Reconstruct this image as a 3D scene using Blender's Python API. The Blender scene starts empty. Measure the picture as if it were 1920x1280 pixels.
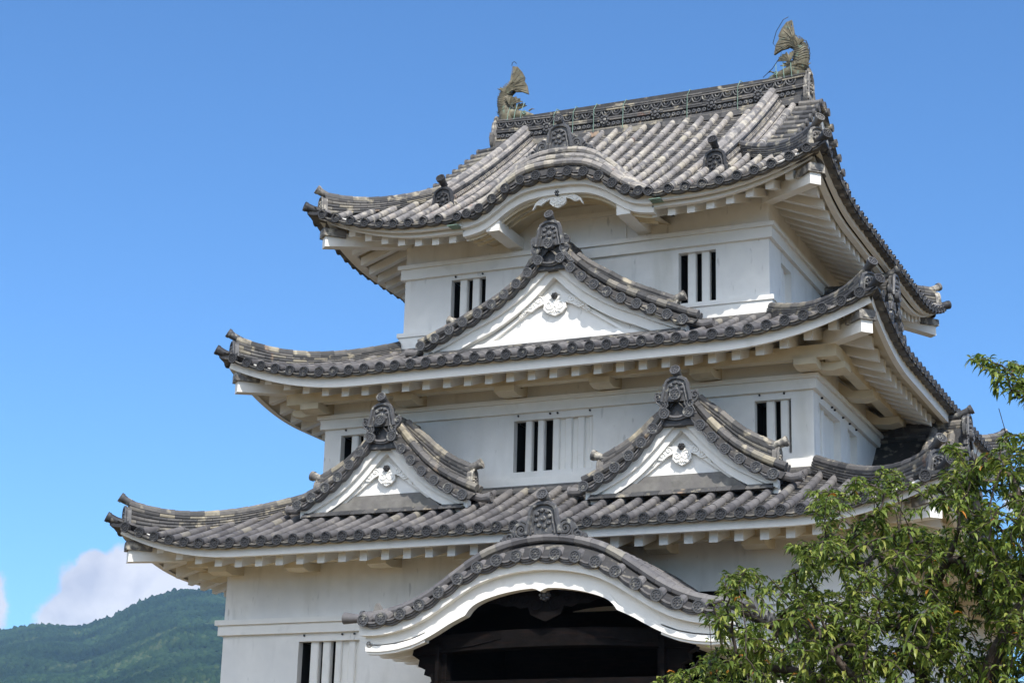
import bpy, math, random
from mathutils import Vector, Matrix, noise
R = math.radians
rng = random.Random(7)
scn = bpy.context.scene
col = scn.collection

# ---------------------------------------------------------------- camera
PITCH, YAW, ROLL = R(16.44), R(24.45), R(1.51)
CAM = Vector((13.168, -35.933, -0.746))
Fv = Vector((-math.sin(YAW)*math.cos(PITCH), math.cos(YAW)*math.cos(PITCH), math.sin(PITCH)))
Rv = Vector((math.cos(YAW), math.sin(YAW), 0)); Uv = Rv.cross(Fv)
R2 = Rv*math.cos(ROLL) + Uv*math.sin(ROLL); U2 = -Rv*math.sin(ROLL) + Uv*math.cos(ROLL)
cd = bpy.data.cameras.new('camera'); cam = bpy.data.objects.new('camera', cd); col.objects.link(cam)
m = Matrix((R2, U2, -Fv)).transposed().to_4x4(); m.translation = CAM
cam.matrix_world = m
cd.sensor_width = 36; cd.lens = 3485.4/1920*36; cd.clip_start = 0.1; cd.clip_end = 20000
scn.camera = cam
# ---------------------------------------------------------------- light
SUN_AZ, SUN_EL = R(38), R(49)          # azimuth to the right of the front wall's normal
sdir = Vector((math.sin(SUN_AZ)*math.cos(SUN_EL), -math.cos(SUN_AZ)*math.cos(SUN_EL), math.sin(SUN_EL)))
sl = bpy.data.lights.new('sun', 'SUN'); sl.energy = 4.2; sl.angle = R(0.5); sl.color = (1, .955, .88)
so = bpy.data.objects.new('sun', sl); col.objects.link(so)
so.rotation_euler = sdir.to_track_quat('Z', 'Y').to_euler()
w = bpy.data.worlds.new('World'); scn.world = w; w.use_nodes = True
wn = w.node_tree; N = wn.nodes; L = wn.links
for n in list(N): N.remove(n)
out = N.new('ShaderNodeOutputWorld'); bg = N.new('ShaderNodeBackground'); bg.inputs[1].default_value = .104
sky = N.new('ShaderNodeTexSky'); sky.sky_type = 'NISHITA'; sky.sun_disc = False
sky.sun_elevation = SUN_EL; sky.sun_rotation = math.atan2(sdir.x, sdir.y)
sky.air_density = 1.0; sky.dust_density = .15; sky.ozone_density = 3.5
gain = N.new('ShaderNodeMix'); gain.data_type = 'RGBA'; gain.blend_type = 'MULTIPLY'; gain.inputs[0].default_value = 1
gain.inputs[7].default_value = (.68, 1.04, 1.36, 1)
L.new(sky.outputs[0], gain.inputs[6])
# clouds in the sky: cumulus low beyond the hill, direction based
geo = N.new('ShaderNodeTexCoord')
nz = N.new('ShaderNodeTexNoise'); nz.inputs['Scale'].default_value = 19; nz.inputs['Detail'].default_value = 8; nz.inputs['Roughness'].default_value = .58
L.new(geo.outputs['Generated'], nz.inputs['Vector'])
def wmath(op, a, b=None, c=None, clamp=False):
    n = N.new('ShaderNodeMath'); n.operation = op; n.use_clamp = clamp
    for i, v in enumerate((a, b, c)):
        if v is None: continue
        if isinstance(v, (int, float)): n.inputs[i].default_value = v
        else: L.new(v, n.inputs[i])
    return n.outputs[0]
def blob(d, rad):
    vn = N.new('ShaderNodeVectorMath'); vn.operation = 'DISTANCE'
    L.new(geo.outputs['Generated'], vn.inputs[0]); vn.inputs[1].default_value = d
    return wmath('SUBTRACT', 1.0, wmath('DIVIDE', vn.outputs['Value'], rad))
def pdir(px, py):
    return (Fv*3485.4 + R2*(px-960) + U2*(640-py)).normalized()
cl = None
for px, py, r_ in ((300,1165,.046), (180,1110,.030), (172,1062,.014), (235,1085,.025), (375,1080,.038), (120,1175,.026),(430,1150,.05), (-50,1120,.026),(1915,940,.012)):
    b = blob(pdir(px, py), r_); cl = b if cl is None else wmath('MAXIMUM', cl, b)
dens = wmath('ADD', cl, wmath('MULTIPLY', wmath('SUBTRACT', nz.outputs[0], .5), 2.0))
mr = N.new('ShaderNodeMapRange'); mr.interpolation_type = 'SMOOTHSTEP'
mr.inputs[1].default_value = .04; mr.inputs[2].default_value = .30; L.new(dens, mr.inputs[0])
nz2 = N.new('ShaderNodeTexNoise'); nz2.inputs['Scale'].default_value = 30; nz2.inputs['Detail'].default_value = 6
L.new(geo.outputs['Generated'], nz2.inputs['Vector'])
cr = N.new('ShaderNodeValToRGB'); cr.color_ramp.elements[0].position = .38; cr.color_ramp.elements[0].color = (4.7,4.7,5.4,1)
cr.color_ramp.elements[1].position = .62; cr.color_ramp.elements[1].color = (7.0,6.8,7.1,1)
L.new(nz2.outputs[0], cr.inputs[0])
mx = N.new('ShaderNodeMix'); mx.data_type = 'RGBA'
L.new(wmath('MULTIPLY', mr.outputs[0], .88), mx.inputs[0]); L.new(gain.outputs[2], mx.inputs[6]); L.new(cr.outputs[0], mx.inputs[7])
# unseen bright cloud layer added behind the camera as fill for shaded walls
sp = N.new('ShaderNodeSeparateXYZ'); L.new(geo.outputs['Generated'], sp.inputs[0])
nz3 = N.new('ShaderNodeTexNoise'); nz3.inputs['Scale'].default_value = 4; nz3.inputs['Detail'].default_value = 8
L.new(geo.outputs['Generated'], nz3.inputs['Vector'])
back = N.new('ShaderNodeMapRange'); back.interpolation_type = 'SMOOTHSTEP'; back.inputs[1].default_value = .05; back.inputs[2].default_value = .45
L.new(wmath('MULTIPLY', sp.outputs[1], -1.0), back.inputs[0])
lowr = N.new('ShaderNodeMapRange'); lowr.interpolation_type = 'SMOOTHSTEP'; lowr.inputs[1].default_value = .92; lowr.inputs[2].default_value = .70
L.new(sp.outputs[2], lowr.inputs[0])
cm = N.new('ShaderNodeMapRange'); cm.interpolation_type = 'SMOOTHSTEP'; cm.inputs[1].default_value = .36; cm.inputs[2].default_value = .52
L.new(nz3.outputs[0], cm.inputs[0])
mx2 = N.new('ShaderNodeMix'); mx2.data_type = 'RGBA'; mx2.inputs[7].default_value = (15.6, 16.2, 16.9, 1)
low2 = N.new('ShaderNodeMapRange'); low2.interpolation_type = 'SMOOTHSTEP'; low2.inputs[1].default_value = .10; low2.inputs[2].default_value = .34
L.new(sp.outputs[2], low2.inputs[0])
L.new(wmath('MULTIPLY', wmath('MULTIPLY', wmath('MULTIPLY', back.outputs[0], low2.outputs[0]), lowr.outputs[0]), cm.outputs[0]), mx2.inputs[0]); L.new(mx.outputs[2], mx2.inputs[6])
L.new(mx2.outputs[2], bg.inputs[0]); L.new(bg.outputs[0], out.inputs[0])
scn.view_settings.view_transform = 'Standard'; scn.view_settings.look = 'None'
scn.view_settings.exposure = 0.45; scn.view_settings.gamma = 1
scn.render.engine = 'CYCLES'
scn.cycles.max_bounces = 8; scn.cycles.diffuse_bounces = 5; scn.cycles.volume_bounces = 0

# ---------------------------------------------------------------- materials
def mat(name, base, rough=.8, var=0.0, spots=None, spot_lo=.55, spot_hi=.62, spot_scale=3, bump=0.0, bscale=20, rnd=None, streak=None, spec=.3):
    """base colour, noise variation, per-tile random attribute ramp, lichen/stain patches"""
    m = bpy.data.materials.new(name); m.use_nodes = True
    nt = m.node_tree; n = nt.nodes; l = nt.links; b = n['Principled BSDF']
    b.inputs['Roughness'].default_value = rough; b.inputs['Specular IOR Level'].default_value = spec
    tc = n.new('ShaderNodeTexCoord'); P = tc.outputs['Object']
    cur = None
    if rnd:
        at = n.new('ShaderNodeAttribute'); at.attribute_name = 'rnd'
        rp = n.new('ShaderNodeValToRGB'); els = rp.color_ramp.elements
        while len(els) < len(rnd): els.new(.5)
        for i, (p, c) in enumerate(rnd): els[i].position = p; els[i].color = (*c, 1)
        l.new(at.outputs['Fac'], rp.inputs[0]); cur = rp.outputs[0]
    else:
        rgb = n.new('ShaderNodeRGB'); rgb.outputs[0].default_value = (*base, 1); cur = rgb.outputs[0]
    def noise_(sc, det=5, stretch=None):
        t = n.new('ShaderNodeTexNoise'); t.inputs['Scale'].default_value = sc; t.inputs['Detail'].default_value = det
        if stretch:
            mp = n.new('ShaderNodeMapping'); mp.inputs['Scale'].default_value = stretch; l.new(P, mp.inputs[0]); l.new(mp.outputs[0], t.inputs[0])
        else: l.new(P, t.inputs[0])
        return t.outputs[0]
    def mixc(kind, fac, a, bcol):
        x = n.new('ShaderNodeMix'); x.data_type = 'RGBA'; x.blend_type = kind
        if isinstance(fac, float): x.inputs[0].default_value = fac
        else: l.new(fac, x.inputs[0])
        l.new(a, x.inputs[6])
        if isinstance(bcol, tuple): x.inputs[7].default_value = (*bcol, 1)
        else: l.new(bcol, x.inputs[7])
        return x.outputs[2]
    if var:
        mr = n.new('ShaderNodeMapRange'); mr.inputs[1].default_value = .3; mr.inputs[2].default_value = .7
        mr.inputs[3].default_value = 1-var; mr.inputs[4].default_value = 1+var*.6
        l.new(noise_(bscale*.35, 6), mr.inputs[0])
        cb = n.new('ShaderNodeCombineColor')
        for i in range(3): l.new(mr.outputs[0], cb.inputs[i])
        cur = mixc('MULTIPLY', 1.0, cur, cb.outputs[0])
    for (c, sc, lo, hi, amt, st) in (spots or []):
        mr = n.new('ShaderNodeMapRange'); mr.inputs[1].default_value = lo; mr.inputs[2].default_value = hi; mr.inputs[4].default_value = amt
        l.new(noise_(sc, 7, st), mr.inputs[0]); cur = mixc('MIX', mr.outputs[0], cur, c)
    l.new(cur, b.inputs['Base Color'])
    if bump:
        bp = n.new('ShaderNodeBump'); bp.inputs['Strength'].default_value = bump; bp.inputs['Distance'].default_value = .02
        l.new(noise_(bscale, 6), bp.inputs['Height']); l.new(bp.outputs[0], b.inputs['Normal'])
    return m
M = {}
M['plaster'] = mat('plaster', (.81,.79,.75), .85, .045, [((.50,.475,.40), 1.1, .56, .74, .42, (1.6,1.6,.30)), ((.36,.345,.31), 3.2, .62, .76, .35, (1.4,1.4,.25)), ((.22,.21,.19), 9, .66, .72, .35, (1,1,.3)), ((.66,.655,.64), .5, .5, .62, .5, None)], bump=.12, bscale=14)
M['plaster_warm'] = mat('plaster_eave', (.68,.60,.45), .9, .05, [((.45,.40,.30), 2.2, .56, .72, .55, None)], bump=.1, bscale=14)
M['plaster_trim'] = mat('plaster_trim', (.82,.80,.755), .85, .035, [((.50,.48,.43), 2.5, .60, .76, .35, None)], bump=.08, bscale=16)
M['stained'] = mat('stained_plaster', (.19,.18,.165), .9, .25, [((.16,.15,.145), 4, .45, .65, .7, (1,1,.5))], bump=.2, bscale=18)
g = lambda v, a=0, b=0: (v+a, v, v+b)
M['tile'] = mat('roof_tile', (0,0,0), .55, .16, [((.40,.37,.31), 5, .62, .72, .30, None), ((.09,.085,.085), 3, .60, .72, .5, None)], bump=.15, bscale=30,
    rnd=[(0,(.095,.09,.093)), (.35,(.130,.123,.124)), (.6,(.155,.146,.145)), (.96,(.18,.168,.162)), (1,(.25,.23,.19))], spec=.35)
M['tile_old'] = mat('roof_tile_weathered', (0,0,0), .75, .2, [((.50,.455,.38), 6, .52, .64, .65, None), ((.14,.13,.125), 8, .58, .70, .55, None), ((.32,.15,.09), 2.3, .66, .74, .6, None)], bump=.25, bscale=30,
    rnd=[(0,(.15,.142,.138)), (.3,(.21,.197,.19)), (.6,(.26,.24,.225)), (.85,(.30,.272,.245)), (1,(.37,.335,.27))])
M['tile_mid'] = mat('ridge_tile', (0,0,0), .6, .2, [((.55,.48,.35), 5, .58, .68, .6, None), ((.07,.068,.07), 6, .55, .66, .6, None), ((.35,.17,.10), 2.5, .68, .76, .5, None)], bump=.2, bscale=30,
    rnd=[(0,(.05,.049,.05)), (.4,(.10,.096,.095)), (.75,(.155,.144,.135)), (.93,(.22,.20,.165)), (1,(.33,.29,.215))])
M['tile_dark'] = mat('roof_tile_dark', (.034,.033,.035), .5, .25, [((.30,.28,.24), 9, .60, .72, .5, None)], bump=.15, bscale=40, spec=.45)
M['tile_gap'] = mat('roof_tile_pan', (0,0,0), .65, .2, [((.40,.36,.29), 6, .58, .68, .5, None)], bump=.1, bscale=30,
    rnd=[(0,(.035,.034,.034)), (.5,(.075,.071,.070)), (1,(.16,.148,.13))])
M['oni'] = mat('ornament_tile', (.075,.074,.077), .5, .3, [((.42,.40,.34), 10, .57, .68, .55, None)], bump=.2, bscale=40, spec=.5)
M['oni_old'] = mat('ornament_tile_weathered', (.16,.15,.14), .7, .3, [((.52,.48,.40), 7, .50, .62, .7, None), ((.05,.05,.05), 9, .58, .68, .7, None)], bump=.3, bscale=30)
M['bronze'] = mat('bronze', (.135,.12,.08), .5, .3, [((.18,.30,.24), 9, .60, .70, .5, None), ((.30,.25,.17), 5, .54, .64, .45, None), ((.04,.035,.03), 12, .58, .68, .7, None)], bump=.3, bscale=40)
M['verdigris'] = mat('verdigris', (.20,.30,.24), .6, .3)
M['black'] = mat('dark_interior', (.012,.012,.012), .9)
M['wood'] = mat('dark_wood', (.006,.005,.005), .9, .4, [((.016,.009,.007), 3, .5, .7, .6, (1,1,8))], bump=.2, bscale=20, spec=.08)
M['stone'] = mat('stone', (.33,.31,.28), .9, .3, [((.15,.14,.12), 2, .5, .65, .6, None)], bump=.5, bscale=8)
M['gravel'] = mat('gravel', (.145,.095,.032), .95, .2, [((.20,.18,.12), .3, .5, .7, .6, None)], bump=.4, bscale=30)
M['wire'] = mat('wire', (.02,.025,.03), .5)

# ---------------------------------------------------------------- mesh builder
class MB:
    def __init__(s): s.v = []; s.f = []; s.r = []; s.mi = []; s.cm = 0
    def add(s, vs, fs, r=.5):
        o = len(s.v); s.v.extend(vs)
        for f in fs: s.f.append(tuple(o+i for i in f)); s.r.append(r); s.mi.append(s.cm)
    def quad(s, a, b, c, d, r=.5): s.add([a,b,c,d], [(0,1,2,3)], r)
    def grid(s, rows, r=.5, close=False):
        n = len(rows[0]); vs = [p for row in rows for p in row]; fs = []
        for i in range(len(rows)-1):
            for j in range(n if close else n-1):
                k = (j+1) % n
                fs.append((i*n+j, i*n+k, (i+1)*n+k, (i+1)*n+j))
        s.add(vs, fs, r)
    def tube(s, pts, rad, n=10, caps=(True,True), r=.5, a0=0, a1=2*math.pi, up=Vector((0,0,1)), flat=1.0):
        """round tube along pts; rad number or list"""
        full = abs(a1-a0-2*math.pi) < 1e-6
        rows = []
        for i, p in enumerate(pts):
            q = pts[min(i+1, len(pts)-1)] - pts[max(i-1, 0)]
            if q.length < 1e-9: q = Vector((0,0,1))
            t = q.normalized(); sd = t.cross(up)
            if sd.length < 1e-4: sd = t.cross(Vector((1,0,0)))
            sd.normalize(); nn = sd.cross(t)
            rr = rad[i] if isinstance(rad, (list,tuple)) else rad
            k = n if full else n+1
            rows.append([p + (sd*math.cos(a0+(a1-a0)*j/n) + nn*(math.sin(a0+(a1-a0)*j/n)*flat))*rr for j in range(k)])
        s.grid(rows, r, close=full)
        if full:
            for idx, c in ((0,caps[0]), (-1,caps[1])):
                if c: s.add(rows[idx], [tuple(range(len(rows[idx])))], r)
    def box(s, T, s0, s1, f0, f1, z0, z1, r=.5):
        P = [T(a,b,c) for a in (s0,s1) for b in (f0,f1) for c in (z0,z1)]
        s.add(P, [(0,1,3,2),(4,6,7,5),(0,4,5,1),(2,3,7,6),(0,2,6,4),(1,5,7,3)], r)
    def prism(s, T, pts, f0, f1, r=.5):
        """outline pts (s,z) extruded from depth f0 to f1 (f1 = front)"""
        n = len(pts)
        A = [T(a,f0,b) for a,b in pts]; B = [T(a,f1,b) for a,b in pts]
        s.add(A+B, [tuple(range(n))[::-1], tuple(range(n,2*n))] + [(i,(i+1)%n,n+(i+1)%n,n+i) for i in range(n)], r)
    def build(s, name, mats, parent=None, smooth=0):
        me = bpy.data.meshes.new(name); me.from_pydata([tuple(v) for v in s.v], [], s.f)
        for mm in (mats if isinstance(mats, list) else [mats]): me.materials.append(mm)
        a = me.attributes.new('rnd', 'FLOAT', 'FACE'); a.data.foreach_set('value', s.r)
        me.polygons.foreach_set('material_index', s.mi)
        if smooth:
            me.polygons.foreach_set('use_smooth', [True]*len(s.f)); me.update()
            try: me.set_sharp_from_angle(angle=R(smooth))
            except Exception: pass
        me.update()
        o = bpy.data.objects.new(name, me); col.objects.link(o)
        if parent is not None: o.parent = parent
        return o

def frame(o, S, F, U=Vector((0,0,1))):
    o = Vector(o); S = Vector(S).normalized(); F = Vector(F).normalized(); U = Vector(U)
    return lambda a, b, c: o + S*a + F*b + U*c
def side(k):     # 0 front, 1 right, 2 back, 3 left
    a = k*math.pi/2
    return frame((0,0,0), (math.cos(a), math.sin(a), 0), (math.sin(a), -math.cos(a), 0))
def lerp(a, b, t): return a+(b-a)*t
def interp(pts, x):
    if x <= pts[0][0]: return pts[0][1]
    for (a,b),(c,d) in zip(pts, pts[1:]):
        if x <= c: return b+(d-b)*(x-a)/(c-a)
    (a,b),(c,d) = pts[-2:]; return d+(d-b)/(c-a)*(x-c)
def sharpprof(pts):
    def f(s):
        s = abs(s); return sum(interp_x(pts, s+k*.05) for k in (-2,-1,0,1,2))/5
    def interp_x(p, x): return p[0][1]+(p[1][1]-p[0][1])/(p[1][0]-p[0][0])*(x-p[0][0]) if x < p[1][0] else interp(p, x)
    return f
def smoothprof(pts):
    """smooth even function through (|s|, z)"""
    def f(s):
        s = abs(s); acc = 0
        for k in (-2,-1,0,1,2): acc += interp(pts, abs(s+k*.05))
        return acc/5
    return f

keep = bpy.data.objects.new('castle_keep', None); col.objects.link(keep)
keep['label'] = 'white plastered three-storey Japanese castle keep with grey tiled curving roofs and triangular gables'
keep['category'] = 'castle'

# ---------------------------------------------------------------- ornament helpers
def crest_disc(mb, T, c, r, detail=True, depth=.05, fx=0, rr=.5):
    """round eave-end tile facing +f at c=(s,f,z) with eight bosses round a centre"""
    s0, f0, z0 = c; n = 16 if detail else 10
    ring = lambda rad, f: [T(s0+rad*math.cos(2*math.pi*j/n), f, z0+rad*math.sin(2*math.pi*j/n)) for j in range(n)]
    rows = [ring(r, f0-depth), ring(r, f0), ring(r*.80, f0), ring(r*.78, f0-.014)]
    mb.grid(rows, rr, close=True); mb.add(rows[-1], [tuple(range(n))], rr)
    if detail:
        for k in range(9):
            a = k*math.pi/4; q = 0 if k == 8 else r*.52; b = r*(.22 if k == 8 else .155)
            cs, cz = s0+q*math.cos(a), z0+q*math.sin(a)
            base = [T(cs+b*math.cos(t*math.pi/3), f0-.014, cz+b*math.sin(t*math.pi/3)) for t in range(6)]
            top = [T(cs+b*.6*math.cos(t*math.pi/3), f0+.002, cz+b*.6*math.sin(t*math.pi/3)) for t in range(6)]
            mb.grid([base, top], rr+.12, close=True); mb.add(top, [(0,1,2,3,4,5)], rr+.12)
def scroll(mb, T, cs, f, cz, r, turns=1.6, d=1, a0=0, tr=.018):
    pts = []; n = int(turns*14)
    for i in range(n+1):
        t = i/n; a = a0+d*t*turns*2*math.pi; q = r*(1-.85*t)
        pts.append(T(cs+q*math.cos(a), f, cz+q*math.sin(a)))
    F = (T(0,1,0)-T(0,0,0))
    mb.tube(pts, [tr*(1-.3*i/n) for i in range(n+1)], 6, up=F)
def oni(T, s, f, z, w, h, style=0, name='ridge_end_tile', parent=None, m='oni', disc=True, up=(.06,.11)):
    """demon-tile: arched crest plate with rim, nine bosses, side scrolls and a horn tube on top; z = bottom"""
    mb = MB()
    hw = w/2
    pl = [(-hw*.95,0),(-hw*.9,h*.25),(-hw*.78,h*.5),(-hw*.75,h*.7),(-hw*.62,h*.88),(-hw*.3,h*.98),(0,h),
          (hw*.3,h*.98),(hw*.62,h*.88),(hw*.75,h*.7),(hw*.78,h*.5),(hw*.9,h*.25),(hw*.95,0)]
    P = [(s+a, z+b) for a,b in pl]
    mb.prism(T, P, f-.10, f)
    F = (T(0,1,0)-T(0,0,0))
    mb.tube([T(a,f+.005,b) for a,b in P], .035*w/.5, 6, up=F)
    if style != 3: mb.tube([T(lerp(s,a,.72),f+.01,lerp(z,b,.80)) for a,b in P], .016*w/.5, 5, up=F)
    # nine bosses
    cz = z+h*.5; q0 = w*.20
    for k in range(9):
        a = k*math.pi/4+.2; q = 0 if k == 8 else q0; b = w*(.085 if k == 8 else .062)
        c0, c1 = s+q*math.cos(a), cz+q*math.sin(a)*1.1
        ring = lambda rad, ff: [T(c0+rad*math.cos(t*math.pi/4), ff, c1+rad*math.sin(t*math.pi/4)) for t in range(8)]
        rr = [ring(b,f), ring(b,f+.025), ring(b*.6,f+.04)]
        mb.grid(rr, .6, close=True); mb.add(rr[-1], [tuple(range(8))], .6)
    if style in (1,2,4):
        for d in (-1,1):
            if style == 1:      # broad curling feet
                foot = [(hw*.7,h*.45),(hw*1.05,h*.35),(hw*1.35,h*.42),(hw*1.45,h*.2),(hw*1.3,-.02*h),(hw*1.0,-.15*h),(hw*1.25,-.45*h),(hw*.9,-.42*h),(hw*.55,-.15*h),(hw*.6,h*.1)]
                mb.prism(T, [(s+d*a, z+b) for a,b in foot][::d], f-.07, f-.012)
                mb.tube([T(s+d*a,f,z+b) for a,b in foot], .014, 5, up=F)
                scroll(mb, T, s+d*hw*1.22, f, z+h*.22, hw*.24, 1.4, d, 0)
                scroll(mb, T, s+d*hw*.95, f, z-h*.12, hw*.26, 1.5, d, 1.5)
            elif style == 2:    # cloud scrolls stepping down
                foot = [(hw*.8,h*.42),(hw*1.3,h*.50),(hw*1.7,h*.35),(hw*1.95,h*.05),(hw*2.35,h*.0),(hw*2.6,-.25*h),(hw*3.1,-.36*h),(hw*3.0,-.5*h),(hw*2.1,-.36*h),(hw*1.2,-.2*h),(hw*.8,-.1*h)]
                mb.prism(T, [(s+d*a, z+b) for a,b in foot][::d], f-.10, f-.03)
                scroll(mb, T, s+d*hw*1.28, f-.01, z+h*.16, hw*.50, 2.0, d, math.pi/2, .022)
                scroll(mb, T, s+d*hw*1.28, f-.01, z+h*.16, hw*.36, 1.4, d, math.pi/2, .018)
                scroll(mb, T, s+d*hw*1.95, f-.02, z-h*.05, hw*.36, 1.6, d, math.pi/2, .020)
                scroll(mb, T, s+d*hw*2.5, f-.02, z-h*.28, hw*.26, 1.4, d, math.pi/2, .018)
            else:               # comb-line whorls and a hanging tail
                for (a,b,rr_) in ((1.0,.22,.40),(1.0,-.12,.34),):
                    disc_ = [(s+d*hw*a+hw*rr_*math.cos(t*.5236), z+h*b+hw*rr_*math.sin(t*.5236)) for t in range(12)]
                    mb.prism(T, disc_, f-.08, f-.015)
                    for q in (.95,.7,.45): scroll(mb, T, s+d*hw*a, f-.01, z+h*b, hw*rr_*q, .95, d, 0, .012)
                tail = [(hw*.75,-.25*h),(hw*1.2,-.30*h),(hw*1.5,-.55*h),(hw*1.8,-.78*h),(hw*1.55,-.80*h),(hw*1.1,-.58*h)]
                mb.prism(T, [(s+d*a, z+b) for a,b in tail][::d], f-.08, f-.02)
                for q in (0,.12,.24):
                    mb.tube([T(s+d*hw*(.85+q),f-.01,z-h*.32),T(s+d*hw*(1.2+q),f-.01,z-h*.5),T(s+d*hw*(1.5+q*.6),f-.01,z-h*.74)], .012, 5, up=F)
    # horn tube (toribusuma)
    t2 = (s, f+up[0], z+h*1.05+up[1]); t0 = (s, f-.40, z+h*.92)
    pts = [T(*t0), T(s, lerp(t0[1],t2[1],.5), lerp(t0[2],t2[2],.45)), T(s, lerp(t0[1],t2[1],.8), lerp(t0[2],t2[2],.74)), T(*t2)]
    mb.tube(pts, [.068,.07,.074,.086], 12)
    ax = (pts[3]-pts[2]).normalized()
    Sx = (T(1,0,0)-T(0,0,0)); Ux = Sx.cross(ax)*-1
    if Ux.z < 0: Ux = -Ux
    Td = frame(pts[3], Sx, ax, Ux)
    crest_disc(mb, Td, (0,.03,0), .095, True, .06)
    return mb.build(name, M[m], parent, 40)

def ridge_stack(mb, path, width, height, layers, top_r=.085, seg=.28, side_hint=None, end_caps=True, topmi=0):
    """stacked flat ridge tiles along a path (bottom centre line), capped by a row of round tiles; height may be a function of t"""
    L_ = [0]
    for a,b in zip(path, path[1:]): L_.append(L_[-1]+(b-a).length)
    tot = L_[-1]
    def at(d):
        d = min(max(d,0),tot)
        for i in range(len(path)-1):
            if d <= L_[i+1]+1e-9:
                t = (d-L_[i])/max(1e-9, L_[i+1]-L_[i]); return path[i].lerp(path[i+1], t), (path[i+1]-path[i]).normalized()
        return path[-1], (path[-1]-path[-2]).normalized()
    ns = max(2, int(tot/seg)); hf = height if callable(height) else (lambda t: height)
    for k in range(layers):
        off = (k % 2)*.5; w_ = width*(1-.35*k/layers)/2
        for i in range(-1, ns+1):
            d0, d1 = (i+off)*tot/ns, (i+off+1)*tot/ns
            d0, d1 = max(0,d0), min(tot,d1)
            if d1-d0 < .03: continue
            r_ = rng.random()
            rows = []
            for d in (d0+.003, (d0+d1)/2, d1-.003):
                p, t = at(d); sd = t.cross(Vector((0,0,1))).normalized(); h = hf(d/tot)
                zb, zt = h*k/layers, h*(k+.80)/layers
                jit = w_+rng.uniform(-.003,.003)
                U_ = Vector((0,0,1))
                rows.append([p-sd*jit*.9+U_*zb, p-sd*jit+U_*(zb+.3*(zt-zb)), p-sd*jit+U_*zt, p+sd*jit+U_*zt, p+sd*jit+U_*(zb+.3*(zt-zb)), p+sd*jit*.9+U_*zb])
            mb.grid(rows, r_, close=True)
            mb.add(rows[0], [(0,1,2,3,4,5)], r_); mb.add(rows[-1], [(0,1,2,3,4,5)], r_)
    # core, dark and slightly narrower, fills the gaps between layers
    rows = []
    for i in range(ns+1):
        p, t = at(tot*i/ns); sd = t.cross(Vector((0,0,1))).normalized(); h = hf(i/ns)*.97; w_ = width*.29
        rows.append([p-sd*w_-Vector((0,0,.05)), p-sd*w_*.9+Vector((0,0,h)), p+sd*w_*.9+Vector((0,0,h)), p+sd*w_-Vector((0,0,.05))])
    mb.grid(rows, 0)
    for i in range(ns):
        r_ = rng.random(); pts = []
        for d in (i*tot/ns, (i+.5)*tot/ns, (i+1)*tot/ns):
            p, t = at(d); pts.append(p+Vector((0,0,hf(d/tot)+top_r*.45)))
        mb.tube(pts, [top_r*1.06, top_r, top_r*.95], 9, (True,True), r_)
    return at, hf, tot

# ---------------------------------------------------------------- skirt roofs
class Roof:
    def __init__(s, E, z0, rise, cs, Wi, prof, slope):
        s.E, s.z0, s.rise, s.cs, s.Wi, s.prof, s.slope = E, z0, rise, cs, Wi, prof, slope
    def lift(s, x, u=0):
        t = (abs(x)-(s.E-s.cs))/s.cs; t = max(0, min(1.06, t))
        return s.rise*(t**2.1)*max(0, 1-u/(s.cs*1.15))
    def z(s, x, u): return s.z0-.055+s.prof(u)+s.lift(x,u)
R1 = Roof(7.78, 5.14, .55, 2.6, 4.925, lambda u: .36*u+.03*u*u, .34)
R2_ = Roof(6.49, 8.57, .60, 2.9, 3.85, lambda u: .33*u+.03*u*u, .36)
R3 = Roof(5.37, 11.83, .57, 2.7, 2.95, lambda u: (.60*u+.020*u*u) if u > 0 else .5*u, .42)

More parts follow.
